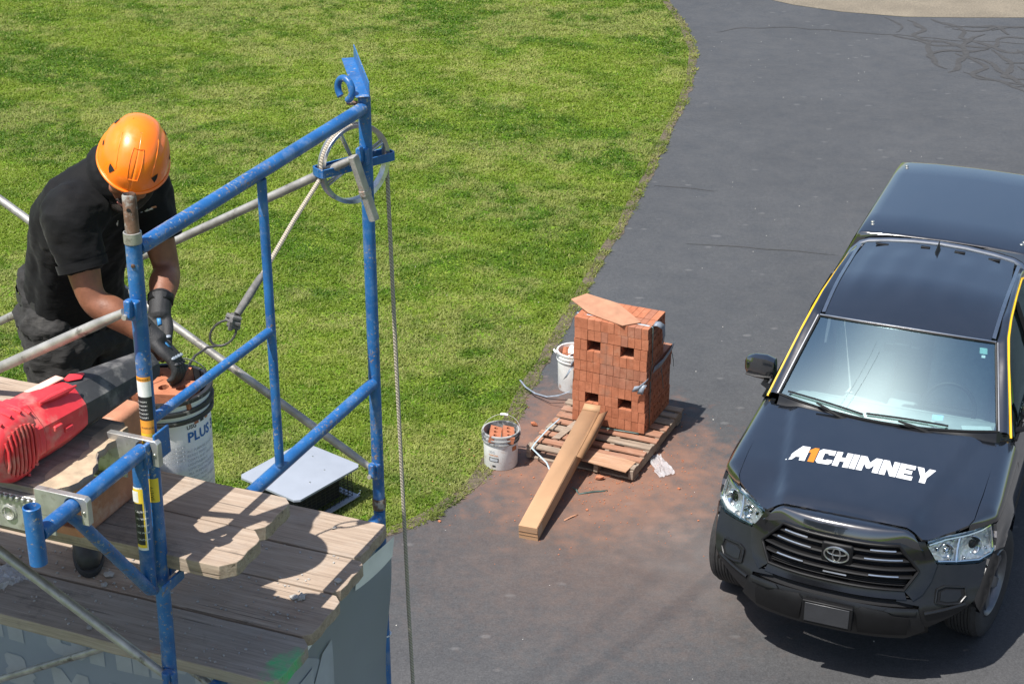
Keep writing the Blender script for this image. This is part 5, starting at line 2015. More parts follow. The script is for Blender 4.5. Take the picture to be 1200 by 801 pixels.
def rock_mesh(r, seed, flat=.5):
    rnd = random.Random(seed)
    bm = bmesh.new()
    bmesh.ops.create_icosphere(bm, subdivisions=1, radius=r)
    for v_ in bm.verts:
        k = rnd.uniform(.65, 1.25)
        v_.co = Vector((v_.co.x * k * 1.3, v_.co.y * k, max(-r * flat, v_.co.z * k * flat)))
    zmin = min(v_.co.z for v_ in bm.verts)
    for v_ in bm.verts:
        v_.co.z -= zmin
    me = bpy.data.meshes.new('crumb')
    bm.to_mesh(me)
    bm.free()
    me.materials.append(M_mort)
    return me


RK = [rock_mesh(.012, k) for k in range(5)]
for k, (x, y, s, lb) in enumerate(((-.62, .545, 1.4, 'largest flat mortar chip beside the boot on the deck'), (-.60, .49, 1.0, 'small mortar chip below the flat chip near the boot'),
                                   (-.60, .335, 1.7, 'thick mortar lump on the nearest plank by the dark brace'), (-.57, .33, 1.0, 'mortar bit touching the thick lump on the nearest plank'),
                                   (-.50, .262, .9, 'mortar crumb near the front edge of the nearest plank'), (.02, .655, 1.2, 'mortar crumb on the third plank right of the near post'), (.04, .665, 1.4, 'pale mortar chip beside a crumb right of the near post'),
                                   (.11, .80, 1.1, 'white mortar splash in the sunlit square'), (-.06, 1.10, .7, 'tiny mortar crumb on the farthest plank'))):
    o = put('mortar_chip', RK[k % 5])
    o.location = sw_(x, y, DZ1 + .001)
    o.rotation_euler = (0, 0, k * 1.3)
    o.scale = (s,) * 3
    tag(o, lb, 'mortar chip', 'mortar chips on the deck')
rnd = random.Random(3)
mb = MB()
for k in range(420):
    x, y = rnd.uniform(-1.0, .12), rnd.choice([rnd.uniform(.49, .72), rnd.uniform(.49, .72), rnd.uniform(.24, .46), rnd.uniform(.74, .94)])
    s = rnd.uniform(.0015, .006)
    a = rnd.uniform(0, 3)
    mb.box(sw_(x, y, DZ1 + .001 + s * .35), (s * 1.5, s, s * .7), Matrix.Rotation(a, 3, 'Z'))
tag(mb.build('mortar_grit', M_mort, None, sharp=30), 'fine mortar grit scattered over the deck planks', 'grit', None, 'stuff')
# clear plastic scrap
def mat_film(nm, t):
    m, nt, b = nodes_of(nm)
    tr = nt.nodes.new('ShaderNodeBsdfTransparent')
    mx = nt.nodes.new('ShaderNodeMixShader')
    mx.inputs[0].default_value = t
    b.inputs['Base Color'].default_value = (.75, .76, .78, 1)
    b.inputs['Roughness'].default_value = .18
    nt.links.new(tr.outputs[0], mx.inputs[1])
    nt.links.new(b.outputs[0], mx.inputs[2])
    nt.links.new(mx.outputs[0], nt.nodes['Material Output'].inputs[0])
    return m


M_film = mat_film('clear_plastic_film', .35)


def film(loc, sx_, sy_, h_, seed, rz=0.0):
    def f(u, v):
        p = Vector(((u - .5) * sx_ + .03 * noise.noise(Vector((u * 3, v * 3, seed))), (v - .5) * sy_ + .03 * noise.noise(Vector((u * 3, v * 3, seed + 5))), .004 + h_ * abs(noise.noise(Vector((u * 5, v * 5, seed + 9)))) * 1.8))
        return p
    o = MB().grid(f, 14, 14).build('plastic_film', M_film, None, sharp=25)
    o.location = loc
    o.rotation_euler = (0, 0, rz)
    return o


tag(film(sw_(-.93, .40, DZ1), .15, .13, .022, 2.0, .5), 'crumpled clear plastic at the left edge of the deck', 'plastic scrap')

# ================================================================== PALLET OF BRICKS
PX, PY, PRZ = .494, 12.783, R(-24.4)
M_pal = mat_wood('pallet_wood', (.16, .118, .088), (.27, .21, .16), (.38, .32, .25), dust=.3, gscale=1.2)
M_pal2 = mat_wood('pallet_wood_dusty', (.20, .095, .058), (.30, .155, .10), (.40, .25, .17), dust=.2, gscale=1.2)
pal = empty('pallet', (PX, PY, 0), PRZ)
tag(pal, 'weathered wooden pallet under the brick pile', 'pallet')
rnd = random.Random(21)
for u in (-.135, .155, .445, .742):
    MB().box((u, 0, .0595), (.038, 1.16, .080)).build('stringer', M_pal, pal, bevel=.004)
for k in range(10):
    w = -.53 + 1.07 * k / 9
    ww = rnd.choice((.070, .080, .088))
    dl, dr = rnd.uniform(-.02, .012), rnd.uniform(-.012, .02)
    o = MB().box((0, 0, 0), (.92 + dr - dl, ww, .017)).build('deck_board', M_pal2 if 1 <= k <= 6 and k != 3 else M_pal, pal, bevel=.003)
    o.location = (.305 + (dl + dr) / 2, w, .109)
    o.rotation_euler = (0, 0, rnd.uniform(-.012, .012))
for w in (-.50, .0, .50):
    o = MB().box((.305, w, .0095), (.92, .09, .016)).build('bottom_board', M_pal, pal, bevel=.003)

# ---- brick pile: bricks on edge, end faces to the front
pile = empty('brick_pile', (PX, PY, .1185), PRZ)
tag(pile, 'strapped cube of red cored bricks stacked on the pallet', 'brick pile')
BU, BW, BH = .0575, .203, .0925
rnd = random.Random(4)
MATX = Matrix(((0, 0, 1), (1, 0, 0), (0, 1, 0)))
RE = MATX.to_4x4().to_euler()
nb = 0
BRICK_ME2 = BRICK_ME.copy()
BRICK_ME2.materials.clear()
BRICK_ME2.materials.append(mat_brick('smoky_brick', (.29, .120, .072), (.315, .133, .082), (.345, .148, .092)))
for row in range(10):
    deep = 3 if row < 6 else 2
    for d in range(deep):
        for c in range(11):
            if row in (2, 7) and c in (2, 3, 7, 8):
                continue
            if d == 1 and 0 < c < 10 and 0 < row < 5 and row not in (2,):
                continue            # core of the cube, never seen
            if row == 9 and d == 1 and c == 10 and False:
                continue
            o = bpy.data.objects.new('brick', BRICK_ME2 if (row in (4, 5) and c > 3) or rnd.random() < .03 else BRICK_ME)
            COL.objects.link(o)
            o.parent = pile
            # brick axes: long -> w (y), width -> z, cored height -> u (x)
            lean = .004 * math.sin(row * 1.7 + .5) + (.006 if row > 4 else 0)
            o.location = (c * BU + .001 + rnd.uniform(-.0006, .0006) + lean, d * BW + BW / 2 + rnd.uniform(-.0018, .0018), row * BH + .0465 + (.003 if row > 4 else 0) + (.003 if row > 7 else 0))
            o.rotation_euler = (RE[0], RE[1], RE[2] + rnd.uniform(-.006, .006))
            nb += 1
M_strap = simple('green_plastic_strap', (.045, .085, .075), .45, var=.3, scale=20)
M_strapb = simple('pale_blue_strap', (.36, .46, .52), .45, var=.2, scale=20)
M_tag = simple('grey_plastic_tag', (.20, .23, .27), .4, var=.25, scale=30)


def ribbon(pts, w, nrm, mat, name, parent):
    """Flat strap through pts; nrm[i] gives the width direction."""
    vs, fs = [], []
    for i, p in enumerate(pts):
        n = Vector(nrm[i] if isinstance(nrm, list) else nrm).normalized() * w / 2
        vs += [Vector(p) - n, Vector(p) + n]
        if i:
            k = 2 * i
            fs.append((k - 2, k - 1, k + 1, k))
    o = MB().add(vs, fs).build(name, mat, parent, sharp=40)
    s = o.modifiers.new('thick', 'SOLIDIFY')
    s.thickness = .0012
    return o


FT = 10 * BH + .003
UE = 11 * BU + .004
ribbon([(-.006, .10, .30), (-.006, .095, FT), (.10, .09, FT + .002), (UE - .02, .085, FT + .002), (UE + .012, .085, FT - .004)], .016, (0, 1, 0), M_strapb, 'strap', pile)
ribbon([(UE + .014, .085, FT), (UE + .016, .088, .60), (UE + .006, .09, .46)], .016, (0, 1, 0), M_strap, 'strap', pile)
ribbon([(UE + .006, .09, .44), (UE + .007, .095, .20), (UE + .006, .10, .01)], .016, (0, 1, 0), M_strap, 'strap', pile)
ribbon([(-.008, .08, 5.3 * BH), (-.010, -.012, 5.3 * BH + .01)], .05, (0, 0, 1), M_tag, 'corner_tag', pile)
ribbon([(-.010, -.012, 5.15 * BH), (-.030, -.035, 4.6 * BH), (-.055, -.030, 4.1 * BH)], .045, (.3, 0, .3), M_tag, 'corner_tag', pile)
ribbon([(UE + .006, .01, 5.2 * BH), (UE - .02, -.016, 4.9 * BH), (UE - .055, -.040, 4.55 * BH), (UE - .09, -.05, 4.5 * BH)], .055, (.2, .1, .5), M_tag, 'corner_tag', pile)
ribbon([(UE - .01, -.014, 4.9 * BH), (UE - .03, -.03, 4.5 * BH), (UE - .035, -.035, 4.05 * BH)], .05, (1, 0, .1), M_tag, 'corner_tag', pile)
ribbon([(UE + .003, .14, FT + .004), (UE + .035, .15, FT + .004), (UE + .055, .22, FT - .05), (UE + .045, .27, FT - .16), (UE + .03, .29, FT - .22)], .06, (0, 1, .3), M_tag, 'corner_tag', pile)
ribbon([(UE + .01, .14, 5.6 * BH), (UE + .03, .30, 5.7 * BH), (UE + .03, .46, 5.9 * BH), (UE + .02, .60, 6.0 * BH)], .07, (.25, 0, 1), M_tag, 'strap_wrap', pile)
ribbon([(UE + .035, .25, 5.5 * BH), (UE + .04, .28, 4.4 * BH), (UE + .035, .33, 3.0 * BH)], .012, (0, 1, 0), M_strap, 'strap', pile)
ribbon([(UE + .04, .50, 5.7 * BH), (UE + .045, .53, 4.8 * BH), (UE + .035, .57, 4.0 * BH)], .012, (0, 1, 0), M_strap, 'strap', pile)

# thin board on top of the pile
M_card = simple('sun_bleached_fibreboard', (.38, .19, .11), .85, var=.18, scale=9, bmp=.2)
M_cardb = simple('corrugated_cardboard', (.40, .235, .125), .8, var=.08, scale=5, bmp=.12)
M_cardi = simple('cardboard_inside', (.27, .145, .07), .85, var=.12, scale=8)
bd = [(-.13, .26), (-.06, .43), (.24, .37), (.54, .10), (.43, -.015), (.09, .09)]


def warp(x, y):
    return .030 * max(0, .25 - x) ** 1.2 * 2 + .015 * math.sin(3 * x) * max(0, y) + .012


def slab_warp(poly, z0, th, name, mat, wf):
    bm = bmesh.new()
    bm.faces.new([bm.verts.new((p[0], p[1], 0)) for p in poly])
    for k in range(2):
        lo, hi = min(p[k] for p in poly), max(p[k] for p in poly)
        for i in range(1, 8):
            c = lo + (hi - lo) * i / 8
            bmesh.ops.bisect_plane(bm, geom=bm.verts[:] + bm.edges[:] + bm.faces[:], plane_co=(c, 0, 0) if k == 0 else (0, c, 0), plane_no=(1, 0, 0) if k == 0 else (0, 1, 0), dist=1e-5)
    for v in bm.verts:
        v.co.z = z0 + wf(v.co.x, v.co.y)
    me = bpy.data.meshes.new(name)
    bm.to_mesh(me)
    bm.free()
    me.materials.append(mat)
    o = put(name, me)
    s = o.modifiers.new('thick', 'SOLIDIFY')
    s.thickness = th
    s.offset = 1
    return o


o = slab_warp(bd, 0, .006, 'fibreboard_sheet', M_card, warp)
o.location = (PX, PY, .1185 + FT + .001)
o.rotation_euler = (0, 0, PRZ)
tag(o, 'warped tan board lying on top of the brick pile', 'board')
o = slab_warp([(.29, -.42), (.74, -.46), (.725, -.645), (.30, -.60)], 0, .008, 'plywood_scrap', mat_wood('plywood_scrap', (.28, .15, .085), (.38, .225, .14), (.46, .30, .20), dust=.15), lambda x, y: .001 + .008 * (x - .3) ** 2)
o.location = (PX, PY, .119)
o.rotation_euler = (0, 0, PRZ)
tag(o, 'thin plywood scrap on the front corner of the pallet', 'plywood')
o = slab_warp([(-.02, -.38), (.045, -.36), (.09, -.06), (.04, -.03)], 0, .006, 'grey_slat', M_pal, lambda x, y: .002 + .02 * (y + .38))
o.location = (PX, PY, .1195)
o.rotation_euler = (0, 0, PRZ)
tag(o, 'loose grey slat lying across the pallet left of the carton', 'slat')
# straps lying loose
def loose(name, label, pts, w, mat, cat='strap', grp='loose packing straps'):
    c = Vector(pts[0])
    P = []
    for a, b in zip(pts[:-1], pts[1:]):
        a, b = Vector(a), Vector(b)
        n = max(2, int((b - a).length / .04))
        P += [a.lerp(b, i / n) for i in range(n)]
    P.append(Vector(pts[-1]))
    vs, fs = [], []
    for i, p in enumerate(P):
        d = (P[min(i + 1, len(P) - 1)] - P[max(i - 1, 0)])
        n = Vector((-d.y, d.x, .25 * d.length)).normalized() * w / 2
        vs += [p - n - c, p + n - c]
        if i:
            k = 2 * i
            fs.append((k - 2, k - 1, k + 1, k))
    o = MB().add(vs, fs).build(name, mat, None, sharp=40)
    s = o.modifiers.new('thick', 'SOLIDIFY')
    s.thickness = .0015
    o.location = c
    tag(o, label, cat, grp)
    return o


PM = Matrix.Translation((PX, PY, 0)) @ Matrix.Rotation(PRZ, 4, 'Z')
loose('packing_strap', 'grey-green strap bent over the left corner of the pallet', [PM @ Vector(p) for p in [(-.075, -.08, .150), (-.085, -.30, .16), (-.09, -.55, .15), (-.088, -.62, .14), (.06, -.66, .06), (.11, -.70, .012)]], .014, M_strapb)
loose('packing_strap', 'green strap lying along the foot of the brick pile', [PM @ Vector(p) for p in [(.23, -.05, .128), (.40, -.04, .132), (.55, -.03, .135), (.60, -.03, .135)]], .014, M_strap)
loose('packing_strap', 'short green strap folded at a corner on the asphalt', [(.466, 11.85, .012), (.50, 11.80, .02), (.516, 11.757, .006), (.62, 11.785, .010), (.744, 11.81, .006)], .013, M_strap)
loose('packing_strap', 'long pale strap curving from the pallet to the lawn', [(.07, 13.70, .03), (.12, 13.58, .02), (.20, 13.47, .015), (.30, 13.395, .02), (.40, 13.36, .05), (.50, 13.34, .10)], .014, M_tag)
loose('packing_strap', 'dark wire strap running beside the long pale strap', [(.09, 13.62, .01), (.20, 13.42, .012), (.33, 13.27, .02), (.44, 13.20, .06)], .006, M_dark)
loose('wood_sliver', 'thin wood sliver on the asphalt right of the carton', [(.393, 11.36, .006), (.45, 11.405, .012), (.499, 11.448, .006)], .012, M_card, 'sliver', None)
for k, (x, y, s, lb) in enumerate(((.185, 12.892, 1.5, 'broken brick piece beside the left edge of the pallet'), (.692, 11.985, 1.6, 'broken brick piece in front of the pallet'))):
    me = rock_mesh(.018, 40 + k, .8)
    me.materials.clear()
    me.materials.append(M_brick)
    o = put('brick_fragment', me)
    o.location = (x, y, .001)
    o.scale = (s, s * .8, s)
    tag(o, lb, 'brick fragment', 'brick fragments')
o = film((1.185, 12.20, 0), .13, .34, .022, 6.0, .25)
tag(o, 'crumpled clear plastic wrap on the asphalt right of the pallet', 'plastic wrap')
rnd = random.Random(9)
mb = MB()
for k in range(900):
    r_ = abs(rnd.gauss(0, 1)) * .55
    a = rnd.uniform(0, 6.28)
    x, y = .72 + r_ * math.cos(a) * 1.1, 12.15 + r_ * math.sin(a) * 1.1
    s = rnd.uniform(.002, .008) * (1 if rnd.random() < .97 else 2)
    mb.box((x, y, s * .3 + .001), (s * 1.4, s, s * .6), Matrix.Rotation(rnd.uniform(0, 3), 3, 'Z'))
tag(mb.build('brick_grit', M_brick, None, sharp=30), 'fine red brick grit scattered round the pallet', 'grit', None, 'stuff')
mb = MB()
for k in range(200):
    x, y = rnd.uniform(-1.0, 6.0), rnd.uniform(9.2, 26)
    s = rnd.uniform(.002, .007)
    mb.box((x, y, s * .3 + .001), (s * 1.4, s, s * .6), Matrix.Rotation(rnd.uniform(0, 3), 3, 'Z'))
tag(mb.build('pale_grit', simple('pale_stone_chips', (.55, .53, .48), .9, var=.2), None, sharp=30), 'sparse pale stone chips on the driveway', 'grit', None, 'stuff')

# ================================================================== LONG CARTON
CA, CB = Vector((.122, 11.095, .0)), Vector((.645, 12.60, .185))
cd = (CB - CA).normalized()
cr_ = cd.cross(Vector((0, 0, 1))).normalized()
cu_ = cr_.cross(cd)
CL = (CB - CA).length
crt = empty('long_carton', CA)
tag(crt, 'long narrow cardboard carton propped on the front of the pallet', 'carton')
W2, HH = .074, .115


def cp(l, a, h):
    return cd * l + cr_ * a + cu_ * h


box = MB()
box.add([cp(0, -W2, 0), cp(0, W2, 0), cp(0, W2, HH), cp(0, -W2, HH), cp(CL, -W2, 0), cp(CL, W2, 0), cp(CL, W2, HH), cp(CL, -W2, HH)],
        [(0, 1, 2, 3), (0, 4, 5, 1), (3, 2, 6, 7), (0, 3, 7, 4), (1, 5, 6, 2)])
bo = box.build('carton_body', M_cardb, crt, sharp=30)
bo.modifiers.new('thick', 'SOLIDIFY').thickness = .004
# torn side panel and open flaps at the far end
MB().add([cp(CL * .60, W2 + .002, HH * .98), cp(CL * .63, W2 + .035, HH * .55), cp(CL * .80, W2 + .055, HH * .62), cp(CL * 1.02, W2 + .060, HH * 1.02), cp(CL * .98, W2 + .002, HH)],
         [(0, 1, 2, 3, 4)]).build('torn_flap', M_cardi, crt).modifiers.new('thick', 'SOLIDIFY').thickness = .004
MB().add([cp(CL * .70, W2 - .010, HH + .003), cp(CL, W2 - .02, HH + .003), cp(CL * 1.0, W2 + .001, HH + .003), cp(CL * .62, W2 + .001, HH + .003)], [(0, 1, 2, 3)]).build('torn_edge', M_cardi, crt).modifiers.new('thick', 'SOLIDIFY').thickness = .003
MB().add([cp(CL, -W2, HH), cp(CL, W2, HH), cp(CL + .05, W2 * .9, HH + .03), cp(CL + .05, -W2 * .9, HH + .03)], [(0, 1, 2, 3)]).build('end_flap', M_cardb, crt).modifiers.new('thick', 'SOLIDIFY').thickness = .004
tp_ = simple('brown_packing_tape', (.36, .22, .13), .3, var=.1, scale=20)
MB().add([cp(-.003, -W2 * .98, HH * .55), cp(-.003, W2 * .98, HH * .55), cp(-.003, W2 * .98, HH * .85), cp(-.003, -W2 * .98, HH * .85)], [(0, 1, 2, 3)]).build('tape', tp_, crt)
MB().add([cp(0, W2 + .0035, HH * .2), cp(.10, W2 + .0035, HH * .2), cp(.10, W2 + .0035, HH * .95), cp(0, W2 + .0035, HH * .95)], [(0, 1, 2, 3)]).build('tape', simple('pale_label', (.42, .31, .21), .5, var=.1), crt)
MB().tube([cp(.0, W2 - .004, HH + .0045), cp(CL * .6, W2 - .006, HH + .0045)], .0015, 4).build('fold_line', M_cardi, crt)
for h_ in (.38, .62):
    MB().tube([cp(-.004, -W2, HH * h_), cp(-.004, W2, HH * h_)], .0014, 4).build('flap_line', M_cardi, crt)

# ================================================================== BUCKETS ON THE GROUND
GB = Vector((-.089, 12.261, .002))
root, b = pail(GB, 'dirty white bucket holding two bricks at the edge of the lawn', .305, .151, .131, M_pailw2, M_pailg, True, None, R(80), 62)
gv = math.atan2(-GB.y, -GB.x) - R(80)
pail_text(b, 'USG', .030, gv - R(44), .150, .305, .151, .131, M_greyink, .0006)
pail_text(b, 'CHARCOAL', .016, gv - R(44), .128, .305, .151, .131, M_orange, .0004)
for k, (z0, z1, a0, a1, mt) in enumerate(((.075, .112, -42, -8, M_kink), (.081, .106, -39, -11, M_greyink), (.16, .20, 40, 62, simple('rusty_print', (.45, .16, .06), .6)), (.03, .045, -30, -18, M_kink))):
    rr_ = .135 + .0004 * k
    MB().grid(lambda u, v: ((rr_ + .004 * lerp(z0, z1, v) / .2) * math.cos(gv + R(lerp(a0, a1, u))), (rr_ + .004 * lerp(z0, z1, v) / .2) * math.sin(gv + R(lerp(a0, a1, u))), lerp(z0, z1, v)), 8, 1).build('printed_panel', mt, b, sharp=0)
for k, dx in enumerate((-.052, .052)):
    o = put('brick', BRICK_ME)
    o.location = GB + Vector((dx, -.035, .245))
    o.rotation_euler = (R(14), 0, R(90 + (2 if k else -3)))
    tag(o, ['left of the two cored bricks in the bucket by the lawn', 'right of the two cored bricks in the bucket by the lawn'][k], 'brick', 'bricks in the lawn bucket')
GB2 = Vector((.535, 13.62, .002))
root, b = pail(GB2, 'white bucket half hidden behind the brick pile', .36, .151, .131, M_pailw2, M_pailw2, True, None, R(200), 75)
for k, (dx, dy, rz_) in enumerate(((-.04, .02, .3), (.05, -.02, .2))):
    o = put('brick', BRICK_ME)
    o.location = GB2 + Vector((dx - .02, dy, .285 - .03 * k))
    o.rotation_euler = (R(10), R(8), rz_ + 1.2)
    tag(o, ['cored brick at the left in the bucket behind the pile', 'cored brick sunk lower in the bucket behind the pile'][k], 'brick', 'bricks in the far bucket')
mb = MB().grid(lambda u, v: Vector(((u - .5) * .16, (v - .5) * .14, .03 * math.sin(u * 7) * math.cos(v * 6) + .02 * math.sin(9 * u * v))), 16, 16)
o = mb.build('cloth_rag', M_white, None, sharp=0)
o.location = GB2 + Vector((.03, -.045, .345))
tag(o, 'white rag on the bricks in the bucket behind the pile', 'rag')

# ================================================================== CHIMNEY CAP ON THE LAWN
M_zinc = simple('pale_sheet_metal', (.30, .325, .365), .5, .2, var=.05, scale=6, bmp=.03)
M_mesh = simple('dark_expanded_mesh', (.045, .043, .040), .6, .5, var=.2)
c0 = [Vector(p) for p in ((-1.563, 12.058), (-1.177, 11.676), (-1.616, 11.114), (-2.088, 11.557))]
cc = sum(c0, Vector((0, 0))) / 4
ux = (c0[1] - c0[2]).normalized()
cang = math.atan2(ux.y, ux.x)
LX, LY = .70, .62
cap_ = empty('chimney_cap', (cc.x, cc.y, 0), cang)
tag(cap_, 'pale sheet metal chimney cap with dark mesh sides lying on the lawn', 'chimney cap')
lidp = []
cl = .035
hx_, hy_ = LX / 2, LY / 2
for sx_, sy_, o1 in ((1, -1, 0), (1, 1, 1), (-1, 1, 0), (-1, -1, 1)):
    a = (sx_ * hx_, sy_ * (hy_ - cl))
    b = (sx_ * (hx_ - cl), sy_ * hy_)
    lidp += [b, a] if o1 == 0 else [a, b]
lid = MB()
n = len(lidp)
lid.add([(x, y, .282) for x, y in lidp] + [(x, y, .298) for x, y in lidp] + [(0, 0, .335)], [(i, (i + 1) % n, n + (i + 1) % n, n + i) for i in range(n)] + [(n + i, n + (i + 1) % n, 2 * n) for i in range(n)])
lo_ = lid.build('lid', M_zinc, cap_, sharp=6)
for x, y in ((.20, .06), (.10, -.16), (-.2, .1), (-.1, -.2)):
    MB().lathe([(.007, 0), (.006, .004), (.001, .005)], 10, Matrix.Translation((x, y, .327 - .05 * (abs(x) + abs(y))))).build('screw', M_bolt, lo_)
ins = .055
ix, iy = hx_ - ins, hy_ - ins
for sgn, ax_ in ((1, 'x'), (-1, 'x'), (1, 'y'), (-1, 'y')):
    half_ = iy if ax_ == 'x' else ix
    fixed = (ix if ax_ == 'x' else iy) * sgn
    mbm = MB()
    for k in range(13):
        t = lerp(-half_, half_, k / 12)
        c_ = (fixed, t, .125) if ax_ == 'x' else (t, fixed, .125)
        mbm.box((c_[0], c_[1], .158), (.003, .003, .245))
    for k in range(10):
        z = .045 + .026 * k
        c_ = (fixed, 0, z) if ax_ == 'x' else (0, fixed, z)
        mbm.box(c_, (.003, half_ * 2, .003) if ax_ == 'x' else (half_ * 2, .003, .003))
    mbm.build('mesh_side', M_mesh, cap_, sharp=30)
    c_ = (fixed + sgn * .012, 0, .032) if ax_ == 'x' else (0, fixed + sgn * .012, .032)
    MB().box(c_, (.06, half_ * 2 + .08, .006) if ax_ == 'x' else (half_ * 2 - .04, .06, .006)).build('base_flange', M_zinc, cap_)
MB().box((0, 0, .12), (ix * 1.5, iy * 1.5, .16)).build('inner_collar', M_void, cap_)
for x, y in ((ix + .03, -iy - .02), (ix + .03, iy - .02), (-ix - .02, iy + .03)):
    MB().tube([(x, y, .03), (x + .03, y, .04), (x + .035, y, .06)], .006, 6).build('clip_screw', M_chrome, cap_)

# ================================================================== OVERHEAD SERVICE CABLES
def cable(label, g0, g1, h, r_):
    off = Vector((-.397 * h, -.317 * h, h))
    a, b = Vector((*g0, 0)) + off, Vector((*g1, 0)) + off
    d = b - a
    a, b = a - d * 2.5, b + d * 2.5
    m = MB().tube([a.lerp(b, i / 16) - a + Vector((0, 0, -.12 * math.sin(math.pi * i / 16))) for i in range(17)], r_, 8)
    o = m.build('overhead_cable', M_dark, None)
    o.location = a
    tag(o, label, 'cable', 'overhead service cables')


cable('overhead service cable nearer the scaffold, casting the fainter line on the driveway', (.10, 9.30), (1.35, 11.0), 14.0, .007)
cable('overhead service cable nearer the truck, casting the darker line on the driveway', (.42, 9.30), (1.60, 10.75), 13.0, .009)

# ================================================================== THE WORKER
WK = Vector((-1.46, 5.22, DZ1))
person = empty('person', WK)
tag(person, 'worker in orange helmet, black shirt and gloves bending over the bucket', 'person')


def W_(x, y, z):
    return Vector((x, y, z)) - WK


FWD = Vector((.78, -.62, 0)).normalized()
SDE = Vector((-.62, -.78, 0)).normalized()      # towards his right hand
M_skin = simple('tanned_skin', (.215, .086, .046), .5, var=.22, scale=30, bmp=.2, col2=(.15, .055, .03), thr=(.55, .8), chip_scale=60)


def mat_cloth(name, c, rough, folds, fscale, spec=.15, dirt=.2):
    m, nt, b = nodes_of(name)
    v = mapped(nt, 1.0)
    n0 = noise_tex(nt, v, 4.0, 4.0)
    cc_ = ramp(nt, n0, [(.3, [k * .75 for k in c]), (.7, [k * 1.25 for k in c])]).outputs[0]
    nd = noise_tex(nt, v, 11.0, 6.0, .7)
    cc_ = mixc(nt, mathn(nt, 'MULTIPLY', ramp(nt, nd, [(.56, (0, 0, 0)), (.72, (1, 1, 1))]).outputs[0], dirt), cc_, (.16, .15, .135))
    nt.links.new(cc_, b.inputs['Base Color'])
    b.inputs['Roughness'].default_value = rough
    b.inputs['Specular IOR Level'].default_value = spec
    b.inputs['Sheen Weight'].default_value = .04
    wv = noise_tex(nt, mapped(nt, (fscale * .6, fscale, fscale * 1.6)), 1.0, 3.0, .5)
    fine = noise_tex(nt, v, 240.0, 2.0)
    bump(nt, b, mathn(nt, 'ADD', wv, mathn(nt, 'MULTIPLY', fine, .03)), folds, .03)
    return m


M_shirt = mat_cloth('black_polo_fabric', (.0055, .0055, .006), .75, .55, 7.0, dirt=.03)
M_trou = mat_cloth('dark_work_trousers', (.030, .029, .028), .8, .8, 11.0, dirt=.22)
M_glove = simple('black_work_glove', (.018, .018, .019), .65, var=.3, scale=40, bmp=.4)
M_boot = simple('dark_work_boot', (.03, .029, .028), .6, var=.3, scale=20, bmp=.2)


def ell_ring(c, ax1, r1, ax2, r2, n=20, sq=0.0):
    out = []
    for j in range(n):
        a = 2 * math.pi * j / n
        ca, sa = math.cos(a), math.sin(a)
        k = 1 + sq * (abs(ca * sa) * 2) * .25
        out.append(c + ax1 * (r1 * ca * k) + ax2 * (r2 * sa * k))
    return out


def limb(mb, pts, rs, n=16, flat=1.0):
    """Tapered limb with rounded ends, smooth through the joints."""
    P, Q = [], []
    m = len(pts)
    for i in range(m - 1):
        p0, p1, p2, p3 = pts[max(i - 1, 0)], pts[i], pts[i + 1], pts[min(i + 2, m - 1)]
        for k in range(5):
            t = k / 5
            a = .5 * ((2 * p1) + (p2 - p0) * t + (2 * p0 - 5 * p1 + 4 * p2 - p3) * t * t + (3 * p1 - p0 - 3 * p2 + p3) * t ** 3)
            P.append(a)
            Q.append(lerp(rs[i], rs[i + 1], t * t * (3 - 2 * t)))
    P.append(pts[-1])
    Q.append(rs[-1])
    d0 = (P[1] - P[0]).normalized()
    d1 = (P[-1] - P[-2]).normalized()
    P = [P[0] - d0 * Q[0] * .55, P[0] - d0 * Q[0] * .38] + P + [P[-1] + d1 * Q[-1] * .38, P[-1] + d1 * Q[-1] * .55]
    Q = [Q[0] * .25, Q[0] * .75] + Q + [Q[-1] * .75, Q[-1] * .25]
    mb.tube(P, Q, n, flat=flat)


def blob(mb, c, rx, ry, rz_, m=None):
    prof = [(math.sin(math.pi * k / 14) + 1e-4, -math.cos(math.pi * k / 14)) for k in range(15)]
    S = Matrix.Diagonal((rx, ry, rz_, 1))
    T = Matrix.Translation(c) @ (m.to_4x4() if m is not None else Matrix.Identity(4)) @ S
    mb.lathe(prof, 20, T, True, True)


def fuse(mb, name, mat, parent, vox, smooth=6, disp=0.0, dscale=.1, fac=.5):
    o = mb.build(name, mat, parent, sharp=0)
    r = o.modifiers.new('union', 'REMESH')
    r.mode = 'VOXEL'
    r.voxel_size = vox
    r.use_smooth_shade = True
    s = o.modifiers.new('smooth', 'SMOOTH')
    s.factor = fac
    s.iterations = smooth
    if disp:
        t = bpy.data.textures.new(name + '_folds', 'CLOUDS')
        t.noise_scale = dscale
        t.noise_depth = 2
        d = o.modifiers.new('folds', 'DISPLACE')
        d.texture = t
        d.texture_coords = 'LOCAL'
        d.strength = disp
        d.mid_level = .5
    return o


